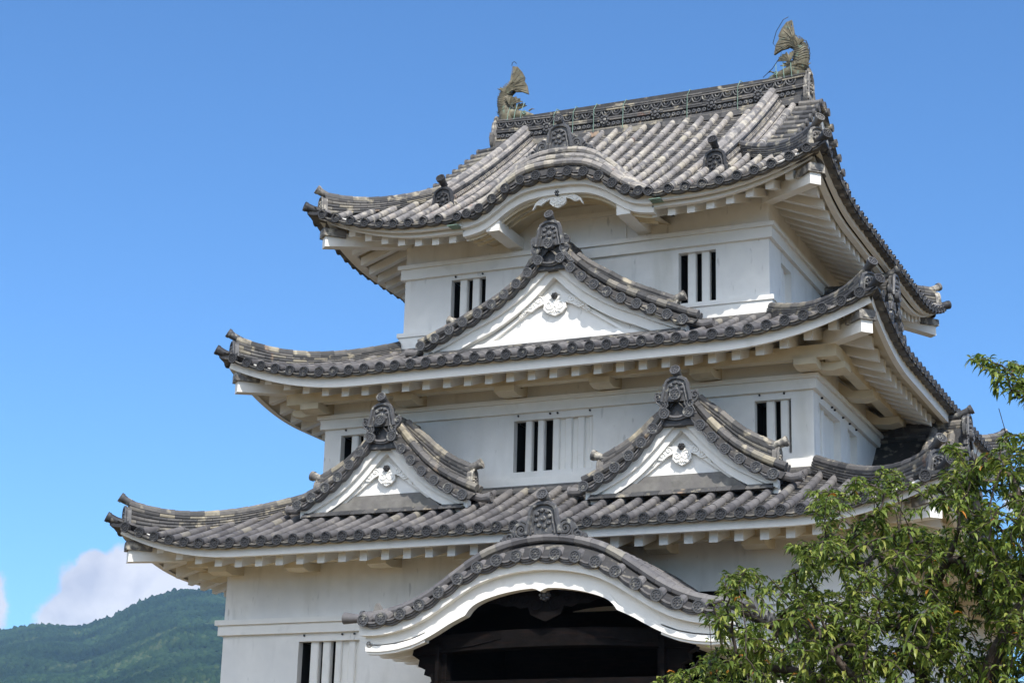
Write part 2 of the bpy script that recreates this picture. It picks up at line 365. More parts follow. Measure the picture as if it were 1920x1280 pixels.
def field(rf, k, rows, umax, ustart=lambda s: 0, pitch=.33, mats=('tile_gap','tile','tile_dark'), name='roof_slope', parent=None, detail=True, skip_disc=lambda s: False, tl=.27):
    """one slope: stepped pan tiles, rows of round cover tiles, eave discs"""
    T = side(k); mp = MB(); mc = MB(); md = MB()
    E = rf.E; r = .072
    for s in rows:
        U0, U1 = ustart(s), umax(s)
        # cover tiles
        if U1-U0 > .12:
            u = U0; i = 0; wob = rng.uniform(-.008,.008)
            while u < U1-.02:
                u2 = min(u+tl+(.05 if i == 0 else 0), U1)
                rr = rng.random(); rr = rr*.35 if i == 0 and U0 == 0 else rr
                pts = []
                for q in (u, (u+u2)/2, u2+.02):
                    pts.append(T(s+wob, E-q, rf.z(s,q)+.052))
                j = rng.uniform(-.003,.003)
                mc.tube(pts, [r*1.035+j, r*1.0+j, r*.965+j], 10 if detail else 6, (i == 0, False), rr, a0=-.35, a1=math.pi+.35)
                if i == 0 and U0 > 0: mc.tube([pts[0]+(pts[0]-pts[1])*.05, pts[0]], [r*.9, r*1.07], 10, (True,False), .0)
                u = u2; i += 1
            if U0 == 0 and not skip_disc(s):
                crest_disc(md, T, (s+wob, E+.015, rf.z(s,0)+.055), .098, detail, .06)
        # pan tiles to the right of this row (between s and s+pitch)
        sm = s+pitch/2
        V0, V1 = ustart(sm), umax(sm)
        if V1-V0 < .05: continue
        cl_ = .135 if detail else .5; u = V0; n = 4
        prevb = None
        while u < V1-.01:
            u2 = min(u+cl_, V1); rr = rng.random()
            def line(q, dz): return [T(s+pitch*j/n, E-q, rf.z(s+pitch*j/n, q)+.022-.038*math.sin(math.pi*j/n)+dz) for j in range(n+1)]
            A, B = line(u, .026), line(u2, .0)
            mp.grid([A, B], rr)
            if prevb: mp.grid([prevb, A], rr*.6)
            prevb = B; u = u2
        if V0 == 0:       # layered curved lips under the eave edge
            for q in range(2):
                off = .0+.026*q; zt = .045-.034*q; zb = zt-.026
                def lip(dz, f): return [T(s+pitch*j/n, E-off+f, rf.z(s,0)+(rf.z(s+pitch,0)-rf.z(s,0))*j/n-.036*math.sin(math.pi*j/n)+dz) for j in range(n+1)]
                mp.grid([lip(zt,-.08), lip(zt,0), lip(zb,0), lip(zb+.01,-.25)], .55+.45*rng.random())
    # dark underlay so no light passes through
    o = mc.build(name, M[mats[1]], parent, 35)
    p = mp.build('pan_tiles', M[mats[0]], o)
    d = md.build('eave_discs', M[mats[2]], o, 35)
    return o

def eaves(rf, k, d1, zb1, d2, zb2, dt, zbr, pitch, Wwall, skip=None, parent=None, beam=None, brackets=(), raf_w=.15, raf_h=.22, rafters_out=None):
    """fascia boards, soffit, rafters, purlin and bracket arms on one side. skip=(a,b) leaves out |s|<a"""
    T = side(k); E = rf.E; n = 64
    mb = MB()
    def strip(d, zb, zt, thick):
        segs = [(-(E-d), (E-d))] if not skip else [(-(E-d), -skip), (skip, (E-d))]
        for a, b in segs:
            nn = n if not skip else n//2
            rows = [[], [], [], []]
            for i in range(nn+1):
                s = lerp(a,b,i/nn); l_ = rf.lift(s*(E/(E-d)))
                rows[0].append(T(s, E-d-thick, rf.z0+zt+l_)); rows[1].append(T(s, E-d, rf.z0+zt+l_))
                rows[2].append(T(s, E-d, rf.z0+zb+l_)); rows[3].append(T(s*(E-d-thick)/(E-d), E-d-thick, rf.z0+zb+l_))
            mb.grid(rows)
            for idx in (0,-1):
                mb.add([rw[idx] for rw in rows], [(0,1,2,3)])
    strip(d1, zb1, -.02 if rf is not R3 else .02, .10)
    if d2: strip(d2, zb2, zb1+.01, .12)
    fas = mb.build('fascia_board', M['plaster_trim'], parent, 30)
    # soffit board
    mb = MB(); zs = (zb2 if d2 else zb1)+.06; ds = (d2 or d1)+.04
    rows = []
    for q in range(9):
        d = lerp(ds, E-Wwall+.02, q/8); rows.append([T(lerp(-(E-d), E-d, i/n), E-d, rf.z0+zs+rf.slope*(d-ds)+rf.lift(lerp(-E,E,i/n), (d-ds)*1.0)) for i in range(n+1)])
    if skip:
        for sg in (-1,1):
            rr = []
            for q in range(9):
                d = lerp(ds, E-Wwall+.02, q/8); hw_ = E-d; rr.append([T(sg*lerp(1.42, hw_, i/n), E-d, rf.z0+zs+rf.slope*(d-ds)+rf.lift(lerp(1.42,E,i/n), (d-ds)*1.0)) for i in range(n+1)])
            mb.grid(rr)
    else: mb.grid(rows)
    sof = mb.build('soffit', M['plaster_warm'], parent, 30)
    # rafters
    cnt = int((E-dt-.25)/pitch)
    for i in range(-cnt, cnt+1):
        s = i*pitch
        if skip and abs(s) < skip-.35: continue
        f0 = max(Wwall-.02, abs(s)-.05); f1 = E-dt
        if f1-f0 < .15: continue
        rb = MB(); Lf = rf.lift(s*(E/(E-dt))); rows = []
        for q in range(4):
            f = lerp(f1, f0, q/3); u = f1-f; zb = rf.z0+zbr+rf.slope*u*.98+rf.lift(s*(E/(E-dt)), u)
            rows.append([T(s-raf_w/2,f,zb), T(s-raf_w/2,f,zb+raf_h), T(s+raf_w/2,f,zb+raf_h), T(s+raf_w/2,f,zb)])
        rb.grid(rows, close=True); rb.add(rows[0], [(0,1,2,3)])
        rafters_out.append((k, rb))
    # purlin and brackets
    if beam:
        bf, bz0, bz1, bw = beam
        mb = MB(); e_ = .004*(k%2)+(bw if k%2 else 0); mb.box(T, -(bf-e_), bf-e_, bf-bw, bf, bz0, bz1)
        mb.build('eave_beam', M['plaster_warm'], parent)
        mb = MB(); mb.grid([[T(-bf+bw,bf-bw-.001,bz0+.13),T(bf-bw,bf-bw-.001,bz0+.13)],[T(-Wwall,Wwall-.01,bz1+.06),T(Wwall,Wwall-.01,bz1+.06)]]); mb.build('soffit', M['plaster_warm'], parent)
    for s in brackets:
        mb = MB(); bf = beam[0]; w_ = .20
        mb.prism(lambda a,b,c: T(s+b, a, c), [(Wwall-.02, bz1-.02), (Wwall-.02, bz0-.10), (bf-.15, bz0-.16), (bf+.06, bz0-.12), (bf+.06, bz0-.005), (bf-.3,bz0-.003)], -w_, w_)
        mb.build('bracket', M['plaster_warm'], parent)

def hips(rf, corners, cE, cI, H0, H1, layers, mats, Wwall, zb_raf, parent, m_oni='oni', visible=(0,1,2,3), cap_m='tile_mid', oni_w=.40, oni_h=.46):
    for k in corners:      # corner k between side k (its right end) and side k+1
        a = k*math.pi/2; dx, dy = math.cos(a)+math.sin(a), math.sin(a)-math.cos(a)   # k=0 -> (1,-1)
        hz = lambda c: rf.z(c, rf.E-c)
        path = [Vector((dx*c, dy*c, hz(c)-.01)) for c in [lerp(cI, cE, t/14) for t in range(15)]]
        mb = MB()
        at, hf, tot = ridge_stack(mb, path, .30, lambda t: H0+(H1-H0)*t**3, layers, .082)
        o = mb.build('hip_ridge', M[mats], parent, 35)
        D = Vector((dx,dy,0)).normalized(); S = Vector((-D.y, D.x, 0))
        T = frame((0,0,0), S, D)
        q = math.sqrt(2)
        oo = oni(T, 0, cE*q+.06, hz(cE)-.04, oni_w, H1+.0, 0, 'ridge_end_tile', o, m_oni, up=(.09,.15))
        # corner cover tile running out to the tip
        mc = MB(); c = cE; pts = []
        for i in range(4): cc = lerp(cE-.05, rf.E+.03, i/3); pts.append(Vector((dx*cc, dy*cc, rf.z(min(cc,rf.E*1.01), max(0,rf.E-cc))+.05+.05*(i/3)**2)))
        mc.tube(pts, [.085,.082,.085,.092], 12, (False,True), .3)
        ax = (pts[3]-pts[2]).normalized(); Td = frame(pts[3], S, ax, S.cross(ax)*(-1 if S.cross(ax).z < 0 else 1))
        crest_disc(mc, Td, (0,.03,0), .10, True, .06)
        # hanging curved lip under the tip
        for side_ in (-1,1):
            rows = []
            for j in range(5):
                t = j/4; cc = rf.E-.0; off = S*side_*t*.30 - D*(t*.30)
                base = Vector((dx*cc, dy*cc, hz(rf.E)-.0-.05*math.sin(math.pi*t)))+off
                rows.append([base+Vector((0,0,.03)), base-Vector((0,0,.035)), base-D*.25-Vector((0,0,.10))])
            mc.grid(rows, .3)
        mc.build('corner_tile', M['tile_dark'], o, 35)
        # hip rafter below, with its tiled cap
        mb = MB(); T2 = T
        rows = []
        for i in range(5):
            cc = lerp(Wwall-.05, rf.E-.27, i/4); zz = lerp(rf.z0+zb_raf+rf.slope*(rf.E-.4-Wwall)-.06, rf.z0+rf.rise-.74, i/4)
            rows.append([T(-.11,cc*q,zz-.02), T(-.11,cc*q,zz+.24), T(.11,cc*q,zz+.24), T(.11,cc*q,zz-.02)])
        mb.grid(rows, close=True); mb.add(rows[-1], [(0,1,2,3)])
        h = mb.build('hip_rafter', M['plaster_trim'], parent)
        mb = MB(); cc = rf.E-.27; zz = rf.z0+rf.rise-.74
        pl = [(-.17,.20),(-.17,.34),(-.12,.37),(.12,.37),(.17,.34),(.17,.20)]
        mb.prism(lambda a,b,c: T(a,cc*q+b,zz+c), pl, -.42, .05)
        mb.box(lambda a,b,c: T(a,cc*q+b,zz+c), -.11,.11,.05,.062,.23,.31)
        mb.build('rafter_cap', M['oni_old'], h, 30)

# rows of cover tiles
rows1 = [.33*(i+.5) for i in range(-23, 23)]
rows2 = [.325*i for i in range(-19, 20)]
rows3 = sorted([x*s_ for s_ in (-1,1) for x in [2.38+.33*i for i in range(9)]] + [.33*i for i in range(-6,7)])
roof1 = roof2 = roof3 = None
ALLR = []
def group_roof(name):
    return name
for k in range(4):
    det = k in (0,1)
    o = field(R1, k, rows1, lambda s: min(7.78-4.925, 7.78-abs(s)), name='roof', parent=keep, detail=det)
    o = field(R2_, k, rows2, lambda s: min(6.49-3.85, 6.49-abs(s)), name='roof', parent=keep, detail=det)

# top roof: hipped skirt all round, gabled above
XV = 3.60                     # verge of the upper gable
kpts = [(0,12.47),(.35,12.465),(.66,12.42),(.97,12.29),(1.25,12.10),(1.52,11.93),(1.77,11.865),(2.1,11.83),(2.6,11.83)]
kprof = smoothprof(kpts)
kback = lambda u, s=0: (.55*min(1,max(0,u-.04)/.34)+.10*max(0,u-.40))*max(0,1-(abs(s)/2.02)**2)      # karahafu eave curve (disc centres)
def k_start(s):
    if abs(s) > 1.95: return 0
    target = kprof(s)-.02
    u = 0
    while R3.z(s,u) < target+kback(u,s)-.03 and u < 3: u += .03
    return u+.02 if u > 0 else 0.001
rows3f = [r_ for r_ in rows3]
for k in range(4):
    if k in (0,2):
        um = lambda s: 5.30 if abs(s) < XV else 5.37-abs(s)
        o = field(R3, k, sorted(rows3), um, k_start if k == 0 else (lambda s: 0), name='roof', parent=keep, detail=True, mats=('tile_gap','tile_old','tile_dark'), skip_disc=(lambda s: abs(s) < 1.9) if k == 0 else (lambda s: False))
    else:
        um = lambda s: min(2.42, 5.37-abs(s))
        o = field(R3, k, sorted(rows3+[]), um, name='roof', parent=keep, detail=True, mats=('tile_gap','tile_old','tile_dark'))
# upper gable end walls and the solid under the top slope
mb = MB()
for sx in (-1,1):
    A = [(sx*3.02, -5.37+u, R3.z0-.05+R3.prof(u)-.05) for u in [2.3+i*.28 for i in range(12)]]
    pts = [Vector(p) for p in A]+[Vector((p[0], -p[1], p[2])) for p in reversed(A)]
    mb.add(pts, [tuple(range(len(pts)))])
gw = mb.build('gable_wall', M['plaster'], keep)
mb = MB()
for fy in (-1,1):
    rows = [[Vector((x, fy*(5.37-u), R3.z(0,u)-.03)) for x in (-3.5, 3.5)] for u in [.3+i*.42 for i in range(13)]]
    if fy == -1: rows = [[Vector((x, fy*(5.37-u), R3.z(0,u)-.03)) for x in (-3.5, 3.5)] for u in [1.6+i*.31 for i in range(13)]]
    mb.grid(rows, 0)
mb.build('roof_underlay', M['tile_dark'], gw)
# side verges of the top gable: short tubes pointing out, with discs
for sx in (-1,1):
    mb = MB(); T = frame((0,0,0), (0,1 if sx>0 else -1,0), (sx,0,0))
    for fy in (-1,1):
        for i in range(12):
            u = 1.80+i*.30; y = fy*(5.37-u); s = y*(1 if sx>0 else -1); z = R3.z(0,u)+.07
            if abs(y) < .25 or abs(y) > 5.37-1.9: continue
            for q in (0,1): mb.tube([T(s,XV-.08+.24*q,z-.015*q),T(s,XV+.05+.24*q,z-.01-.015*q),T(s,XV+.17+.24*q,z-.02-.015*q)], [.070,.072,.075], 10, (True,False), rng.random())
            crest_disc(mb, T, (s,XV+.43,z-.035), .09, True, .05)
    for fy in (-1,1):
        mb.grid([[Vector((sx*x_, fy*(5.37-u), R3.z(0,u)+.02)) for u in [1.9+i*.3 for i in range(12)]] for x_ in (3.05, XV+.38)], .1)
    mb.build('verge_tiles', M['tile_mid'], keep, 35)
    mb = MB()
    for fy in (-1,1):
        top = [Vector((sx*(XV+.26), fy*(5.37-u), R3.z(0,u)-.02)) for u in [2.0+i*.3 for i in range(12)]]
        low = [p-Vector((0,0,.26)) for p in top]; back = [p-Vector((sx*.1,0,0)) for p in low]
        mb.grid([top, low, back])
    mb.build('bargeboard', M['plaster_trim'], keep)

# ---------------------------------------------------------------- walls, mouldings, windows
def wall(T, W, z0, z1, wins, parent, name='wall', thick=.16):
    """front sheet of one wall side with real openings, plus reveals and dark rooms"""
    mb = MB()
    xs = sorted({-W, W}|{a for w_ in wins for a in w_[:2]}); zs = sorted({z0, z1}|{a for w_ in wins for a in w_[2:4]})
    for a,b in zip(xs, xs[1:]):
        for c,d in zip(zs, zs[1:]):
            if any(w_[0] <= (a+b)/2 <= w_[1] and w_[2] <= (c+d)/2 <= w_[3] for w_ in wins): continue
            nn = max(1, int((b-a)/.6))
            for i in range(nn):
                p, q = lerp(a,b,i/nn), lerp(a,b,(i+1)/nn)
                mb.quad(T(p,W,c), T(q,W,c), T(q,W,d), T(p,W,d))
    for (a,b,c,d) in [w_[:4] for w_ in wins]:
        mb.quad(T(a,W,c),T(a,W-thick,c),T(a,W-thick,d),T(a,W,d)); mb.quad(T(b,W,c),T(b,W,d),T(b,W-thick,d),T(b,W-thick,c))
        mb.quad(T(a,W,d),T(a,W-thick,d),T(b,W-thick,d),T(b,W,d)); mb.quad(T(a,W,c),T(b,W,c),T(b,W-thick,c),T(a,W-thick,c))
    return mb.build(name, M['plaster'], parent)
def window(T, W, a, b, c, d, bars, panels, parent, thick=.16):
    """frame lintel, dark room, square bars; panels = closed plaster boards (s0,s1)"""
    mb = MB(); mb.cm = 0
    mb.quad(T(a-.02,W-.55,c-.1),T(b+.02,W-.55,c-.1),T(b+.02,W-.55,d+.1),T(a-.02,W-.55,d+.1))
    for x in (a-.01, b+.01): mb.quad(T(x,W-.15,c),T(x,W-.55,c),T(x,W-.55,d),T(x,W-.15,d))
    mb.quad(T(a,W-.15,d+.01),T(b,W-.15,d+.01),T(b,W-.55,d+.01),T(a,W-.55,d+.01))
    mb.quad(T(a,W-.15,c-.01),T(b,W-.15,c-.01),T(b,W-.55,c-.01),T(a,W-.55,c-.01))
    o = mb.build('window', M['black'], parent)
    for x, bw in bars:
        h = bw/2; ch = .018
        pl = [(x-h,W-.19),(x-h,W-.07-ch),(x-h+ch,W-.07),(x+h-ch,W-.07),(x+h,W-.07-ch),(x+h,W-.19)]
        m2 = MB(); rows = [[T(p,q,c+.002) for p,q in pl],[T(p,q,d-.002) for p,q in pl]]
        m2.grid(rows, close=True); m2.build('window_bar', M['plaster_trim'], o)
    for (p,q) in panels:
        m2 = MB(); m2.box(T, p, q, W-.19, W-.125, c+.003, d-.003); m2.build('shutter', M['plaster_trim'], o)
    return o
def band(W, steps, z_wall_low, parent, name='moulding', sides=(0,1,2,3)):
    """stepped moulding round the tower: steps = [(protrusion, ztop, zbot)]"""
    mb = MB()
    for (p, zt, zb) in steps:
        for k in sides:
            T = side(k); a = W+p
            mb.grid([[T(-W,W,zt),T(W,W,zt)],[T(-a,a,zt),T(a,a,zt)],[T(-a,a,zb),T(a,a,zb)],[T(-W,W,zb),T(W,W,zb)]])
    return mb.build(name, M['plaster_trim'], parent)
def hooks(T, W, pts, parent):
    mb = MB()
    for s, z in pts: mb.box(T, s-.012, s+.012, W+.0, W+.04, z-.02, z+.012)
    mb.build('iron_hook', M['wire'], parent)

W1, W2, W3 = 6.163, 4.925, 3.85
wins3f = [(-2.80,-2.03,10.05,11.08), (2.05,2.80,10.04,11.08)]
wins3s = [(-3.05,-2.35,10.05,10.95),(-.4,.4,10.05,10.95),(2.3,3.1,10.05,10.95)]
wins2f = [(-4.56,-3.86,6.74,7.73), (-.84,.75,6.74,7.73), (3.85,4.52,6.74,7.73)]
wins2s = [(-4.55,-3.05,6.72,7.72), (-2.5,-1.8,6.72,7.72), (1.8,2.5,6.72,7.72)]
wins1f = [(-4.52,-3.25,1.9,3.55), (-1.0,1.0,1.9,3.5), (5.0,5.9,1.9,3.5)]
def bars_for(a,b,n,bw=.17):
    return [(lerp(a,b,(i+1)/(n+1)), bw) for i in range(n)]
def walls(W, z0, z1, wf, ws, nm):
    for k in range(4):
        T = side(k); ww = wf if k in (0,2) else ws
        wl = wall(T, W, z0, z1, ww, keep, 'wall')
        for (a,b,c,d) in ww:
            wd = b-a
            if k == 0 and nm == 'middle_storey_wall' and wd > 1.2:
                o = window(T, W, a,b,c,d, [(a+.27,.13),(a+.52,.13),(a+.83,.14),(a+1.08,.14),(a+1.33,.14),(a+1.53,.08)], [(a+.86,b)], keep)
            elif k == 0 and nm == 'lower_storey_wall' and a < -3:
                o = window(T, W, a,b,c,d, [(a+.30,.17),(a+.55,.16),(a+.80,.13),(a+1.08,.14)], [(a+.74,b)], keep)
            elif k == 1 and nm == 'middle_storey_wall' and wd > 1.2:
                window(T, W, a,b,c,d, [(a+.25,.14),(a+.55,.14)], [(a+.02,b)], keep)
            elif wd > 1.2: window(T, W, a,b,c,d, bars_for(a,b,5,.14), [], keep)
            elif k == 1: window(T, W, a,b,c,d, bars_for(a,b,1,.17), [(a,b)], keep)
            else: window(T, W, a,b,c,d, [(a+.24,.16),(a+.52,.16)] if nm != 'middle_storey_wall' else [(a+.27,.15),(a+.53,.15)], [], keep)
walls(W3, 9.3, 12.6, wins3f, wins3s, 'top_storey_wall')
walls(W2, 6.0, 8.93, wins2f, wins2s, 'middle_storey_wall')
walls(W1, -.3, 5.5, wins1f, [(-1.9,-.9,1.9,3.5),(1,2,1.9,3.5)], 'lower_storey_wall')
band(W3, [(.13,11.47,11.39),(.075,11.388,11.175)], 0, keep)
band(W3, [(.10,10.03,9.94),(.07,9.938,9.3)], 0, keep, 'base_moulding')
band(W2, [(.13,8.13,8.05),(.075,8.048,7.86)], 0, keep)
band(W2, [(.07,6.62,6.1)], 0, keep, 'base_moulding')
band(W1, [(.13,3.98,3.885),(.08,3.883,3.70)], 0, keep)
hooks(side(0), W2, [(-4.45,7.83),(-3.95,7.83),(-.75,7.82),(-.1,7.82),(.05,7.82),(.7,7.82),(3.95,7.83),(4.4,7.83)], keep)
hooks(side(1), W2, [(-4.4,7.83),(-3.7,7.83),(-3.5,7.83),(-2.9,7.83),(-2.4,7.83),(-1.9,7.83)], keep)
hooks(side(0), W3, [(-2.7,11.14),(-2.1,11.14)], keep)
hooks(side(0), W1, [(-4.4,3.66),(-3.6,3.66),(-3.35,3.66)], keep)
# door-like frame on the top storey under the arched eave
mb = MB(); T = side(0)
mb.box(T, -.62, 1.02, W3, W3+.05, 12.02, 12.12); mb.box(T, .93, .985, W3, W3+.035, 11.47, 12.02); mb.box(T, -.58,-.52, W3, W3+.035, 11.47, 12.02)
mb.build('wall_frame', M['plaster_trim'], keep)

# ---------------------------------------------------------------- eaves
raf = []
for k in range(4):
    eaves(R1, k, .15, -.235, None, None, .40, -.385, .43, W1, None, keep, (6.72, 4.93, 5.14, .2), [-6.0,-4.35,-2.65,-.9,.9,2.65,4.35,6.0], rafters_out=raf)
    eaves(R2_, k, .15, -.28, None, None, .42, -.405, .43, W2, None, keep, (5.50, 8.27, 8.50, .2), [-4.95,-2.9,-.78,1.12,3.05,4.95], rafters_out=raf)
    eaves(R3, k, .16, -.155, .30, -.225, .46, -.365, .38, W3, 1.95 if k == 0 else None, keep, rafters_out=raf, raf_h=.17)
vis = [x for x in raf if x[0] == 0] ; vis2 = [x for x in raf if x[0] == 1]; rest = [x for x in raf if x[0] > 1]
sel = vis+vis2
# the hundred that show largest: all front rafters, then the nearest of the right side
def nearness(x):
    v = x[1].v[0]; return (v-CAM).length
vis2.sort(key=nearness)
sel = vis + vis2[:max(0, 100-len(vis))]; rest += vis2[max(0, 100-len(vis)):]
for k, rb in sel: rb.build('rafter', M['plaster_trim'], keep)
mb = MB()
for k, rb in rest: mb.add(rb.v, rb.f)
o = mb.build('rafters', M['plaster_trim'], keep); o['kind'] = 'stuff'

hips(R1, range(4), 7.55, 4.98, .22, .42, 5, 'tile_mid', W1, -.36, keep)
hips(R2_, range(4), 6.27, 3.90, .20, .40, 5, 'tile_mid', W2, -.37, keep)
hips(R3, range(4), 5.13, 2.95, .20, .38, 5, 'tile_mid', W3, -.34, keep, m_oni='oni_old')
# flashing layers where a skirt roof meets the wall above
for (W_, rf, u) in ((W2, R1, 2.75), (W3, R2_, 2.52)):
    mb = MB()
    for k in range(4):
        T = side(k); z = rf.z(0,u)
        for q in range(3):
            ww = W_+.20-.05*q; mb.grid([[T(-W_,W_,z+.05+.055*q),T(W_,W_,z+.05+.055*q)],[T(-ww,ww,z+.045+.055*q),T(ww,ww,z+.045+.055*q)],[T(-ww,ww,z+.0+.055*q),T(ww,ww,z+.0+.055*q)],[T(-ww+.03,ww-.03,z-.04+.055*q),T(ww-.03,ww-.03,z-.04+.055*q)]], .2+.25*q)
    mb.build('wall_flashing_tiles', M['tile_mid'], keep)

# ---------------------------------------------------------------- gables
def pendant(T, s, f, z, w, h, parent, kind=0, mt='plaster_trim', boss='tile_dark'):
    mb = MB(); F = T(0,1,0)-T(0,0,0)
    c = [(0,-h*.62),(-w*.10,-h*.52),(-w*.16,-h*.38),(-w*.15,-h*.2),(-w*.24,-h*.28),(-w*.33,-h*.42),(-w*.42,-h*.38),(-w*.47,-h*.55),(-w*.5,-h*.60),(-w*.44,-h*.30),(-w*.30,-h*.06),(-w*.14,h*.06),(0,0)]
    pl = c+[(-a,b) for a,b in reversed(c[1:-1])]
    mb.prism(T, [(s+a,z+b) for a,b in pl], f-.05, f)
    for d in (-1,1):
        scroll(mb, T, s+d*w*.075, f+.004, z-h*.26, w*.085, 1.4, d, math.pi/2, .014)
        scroll(mb, T, s+d*w*.22, f+.004, z-h*.08, w*.06, 1.3, -d, 0, .012)
        scroll(mb, T, s+d*w*.33, f+.004, z-h*.25, w*.05, 1.2, -d, 0, .011)
        if kind:
            for q in range(5): scroll(mb, T, s+d*w*(.30+.045*q), f+.006, z-h*(.14+.10*q), w*.035, 1.1, d*(1 if q%2 else -1), q, .011)
    for q in (-2,-1,0,1,2): mb.tube([T(s,f+.004,z-h*.40),T(s+q*w*.045,f+.012,z-h*.52)], .012, 5, up=F)
    o = mb.build('pendant', M[mt], parent, 40)
    mb = MB()
    for kk in range(6):
        a = kk*math.pi/3; cx, cz = s+.036*math.cos(a), z+.01+.036*math.sin(a)
        rr = [[T(cx+q*math.cos(t*math.pi/4), ff, cz+q*math.sin(t*math.pi/4)) for t in range(8)] for q,ff in ((.028,f),(.026,f+.05),(.012,f+.065))]
        mb.grid(rr, close=True); mb.add(rr[-1],[tuple(range(8))])
    rr = [[T(s+q*math.cos(t*math.pi/4), ff, z+.01+q*math.sin(t*math.pi/4)) for t in range(8)] for q,ff in ((.02,f),(.02,f+.07),(.008,f+.085))]
    mb.grid(rr, close=True); mb.add(rr[-1],[tuple(range(8))])
    mb.build('flower_boss', M[boss], parent, 40)

def gable(k, sc, fv, prof, smax, discs, depth, bands, tymp_f, zbase, oni_z, oni_w, oni_h, style, desc, name, pend, base_kind, row2=True, det=True, back=lambda u, s=0: 0):
    """triangular dormer gable. k side, sc centre, fv verge plane distance; prof(|s|) disc-centre curve"""
    T0 = side(k); T = lambda a,b,c: T0(sc+a, fv+b, c)
    N_ = 28; ss = [lerp(-smax, smax, i/(2*N_)) for i in range(2*N_+1)]
    # tympanum (root part)
    mb = MB(); zb = zbase
    pts = [(s, max(zb, prof(s)-.22)) for s in ss if prof(s)-.22 > zb]
    if pts: mb.prism(T, [(pts[0][0],zb)]+pts+[(pts[-1][0],zb)], tymp_f-.06, tymp_f)
    else: mb.prism(T, [(-.12,12.7),(.12,12.7),(.1,12.95),(-.1,12.95)], -.6, -.5)
    root = mb.build(name, M['plaster'], keep)
    if style in (1,4):
        mb = MB(); mb.prism(T, [(-.34,prof(.34)-.06),(.34,prof(.34)-.06),(.14,oni_z+.16),(-.14,oni_z+.16)], -.30, -.10); mb.build('apex_plate', M['tile_dark'], root)
    # bargeboard bands
    for i, (a0, a1, f0) in enumerate(bands):
        mb = MB(); rows = [[],[],[],[]]
        for s in [q*(.94 if style in (1,4) else 1) for q in ss]:
            b0 = a0(s) if callable(a0) else a0; b1 = a1(s) if callable(a1) else a1
            rows[0].append(T(s, f0-.14, prof(s)-b0)); rows[1].append(T(s, f0, prof(s)-b0)); rows[2].append(T(s, f0, prof(s)-b1)); rows[3].append(T(s, f0-.14, prof(s)-b1))
        mb.grid(rows)
        for idx in (0,-1): mb.add([rw[idx] for rw in rows], [(0,1,2,3)])
        mb.build('bargeboard', M['plaster_trim'], root, 25)
    # straight inner frame round the tympanum
    if pend is not None:
        pz, pw, ph, tri = pend
        if tri:
            (ax, az), (bx, bz) = tri; mb = MB(); th = .055
            for d in (-1,1):
                mb.prism(T, [(0,az),(d*bx,bz),(d*bx-d*.10,bz-.10*0),(0,az-th*1.6)][::d], tymp_f, tymp_f+.06)
            mb.build('tympanum_frame', M['plaster_trim'], root)
        pendant(T, 0, tymp_f+.085, pz, pw, ph, root, 1 if style == 4 else 0)
    if base_kind:
        mb = MB(); z_, w_, hh = base_kind
        mb.prism(T, [(-w_*.80,z_+hh),(w_*.80,z_+hh),(w_,z_+hh*.5),(-w_,z_+hh*.5)], tymp_f, tymp_f+.05)
        mb.prism(T, [(-w_,z_+hh*.5-.004),(w_,z_+hh*.5-.004),(w_*1.2,z_-.1),(-w_*1.2,z_-.1)], tymp_f, tymp_f+.10)
        mb.build('sill_board', M['stained'] if style == 1 else M['plaster'], root)
        if style in (1,4):      # flat flashing tiles along the foot of the gable
            mb = MB(); x_ = -smax*.90
            while x_ < smax*.90:
                x2 = min(x_+.26, smax*.90); r_ = rng.random()
                for q in range(3): mb.box(T, x_+.004, x2-.004, tymp_f, -.10-.05*q, zbase-.10+.034*q, zbase-.072+.034*q, r_*.8)
                x_ = x2
            mb.build('foot_flashing', M['tile_mid'], root)
    # roof surface behind the verge
    mb = MB(); rows = []
    fs_ = [-.02,-.10,-.2,-.3,-.4,-.7,-1.1,-1.6,-depth-.02] if depth > 1.65 else [-.02,-.3,-.6,-.9,-1.2,-depth]
    for f in fs_:
         rows.append([T(s, f, prof(s)-.035+back(-f,s)) for s in ss])
    mb.grid(rows, .2)
    srf = mb.build('gable_roof', M['tile_gap'], root, 30)
    # cover tiles that follow the curve (parallel to the verge)
    mb = MB(); ft = -.40; seg = .24
    def curve_tube(f, dz, rad, s0, s1, darken=0):
        n = max(2, int(abs(s1-s0)/seg*1.25)); prev = None
        for i in range(n):
            a, b = lerp(s0,s1,i/n), lerp(s0,s1,(i+1)/n)
            mb.tube([T(a,f,prof(a)+dz+back(-f,a)), T((a+b)/2,f,prof((a+b)/2)+dz+back(-f,(a+b)/2)), T(b,f,prof(b)+dz+back(-f,b))], [rad*.95,rad,rad*1.05], 9, (True,True), rng.random())
    fr = [-.34,-.50]
    if row2 == 2: fr = [-.16,-.26,-.37,-.62,-.90,-1.2,-1.5]
    for f in fr:
        for d in (-1,1):
            curve_tube(f, .055 if f == fr[0] else .045, .075, 0 if row2 == 2 else .10*d, smax*d*(1.0))
        # small pan steps between the rows
    mb.build('cover_tiles', M['tile_old'] if row2 == 2 and k == 0 and fv > 5 and fv < 6 else M['tile_mid'] if row2 != 2 else M['tile'], srf, 35)
    # verge discs and stub tubes
    mt = MB(); md = MB()
    for s in discs:
        z = prof(s)
        mt.tube([T(s,-.30,z+.03), T(s,-.12,z+.01), T(s,-.02,z)], [.074,.078,.084], 10, (False,False), rng.random()*.6)
        crest_disc(md, T, (s,.0,z), .098, True, .06, rr=.5)
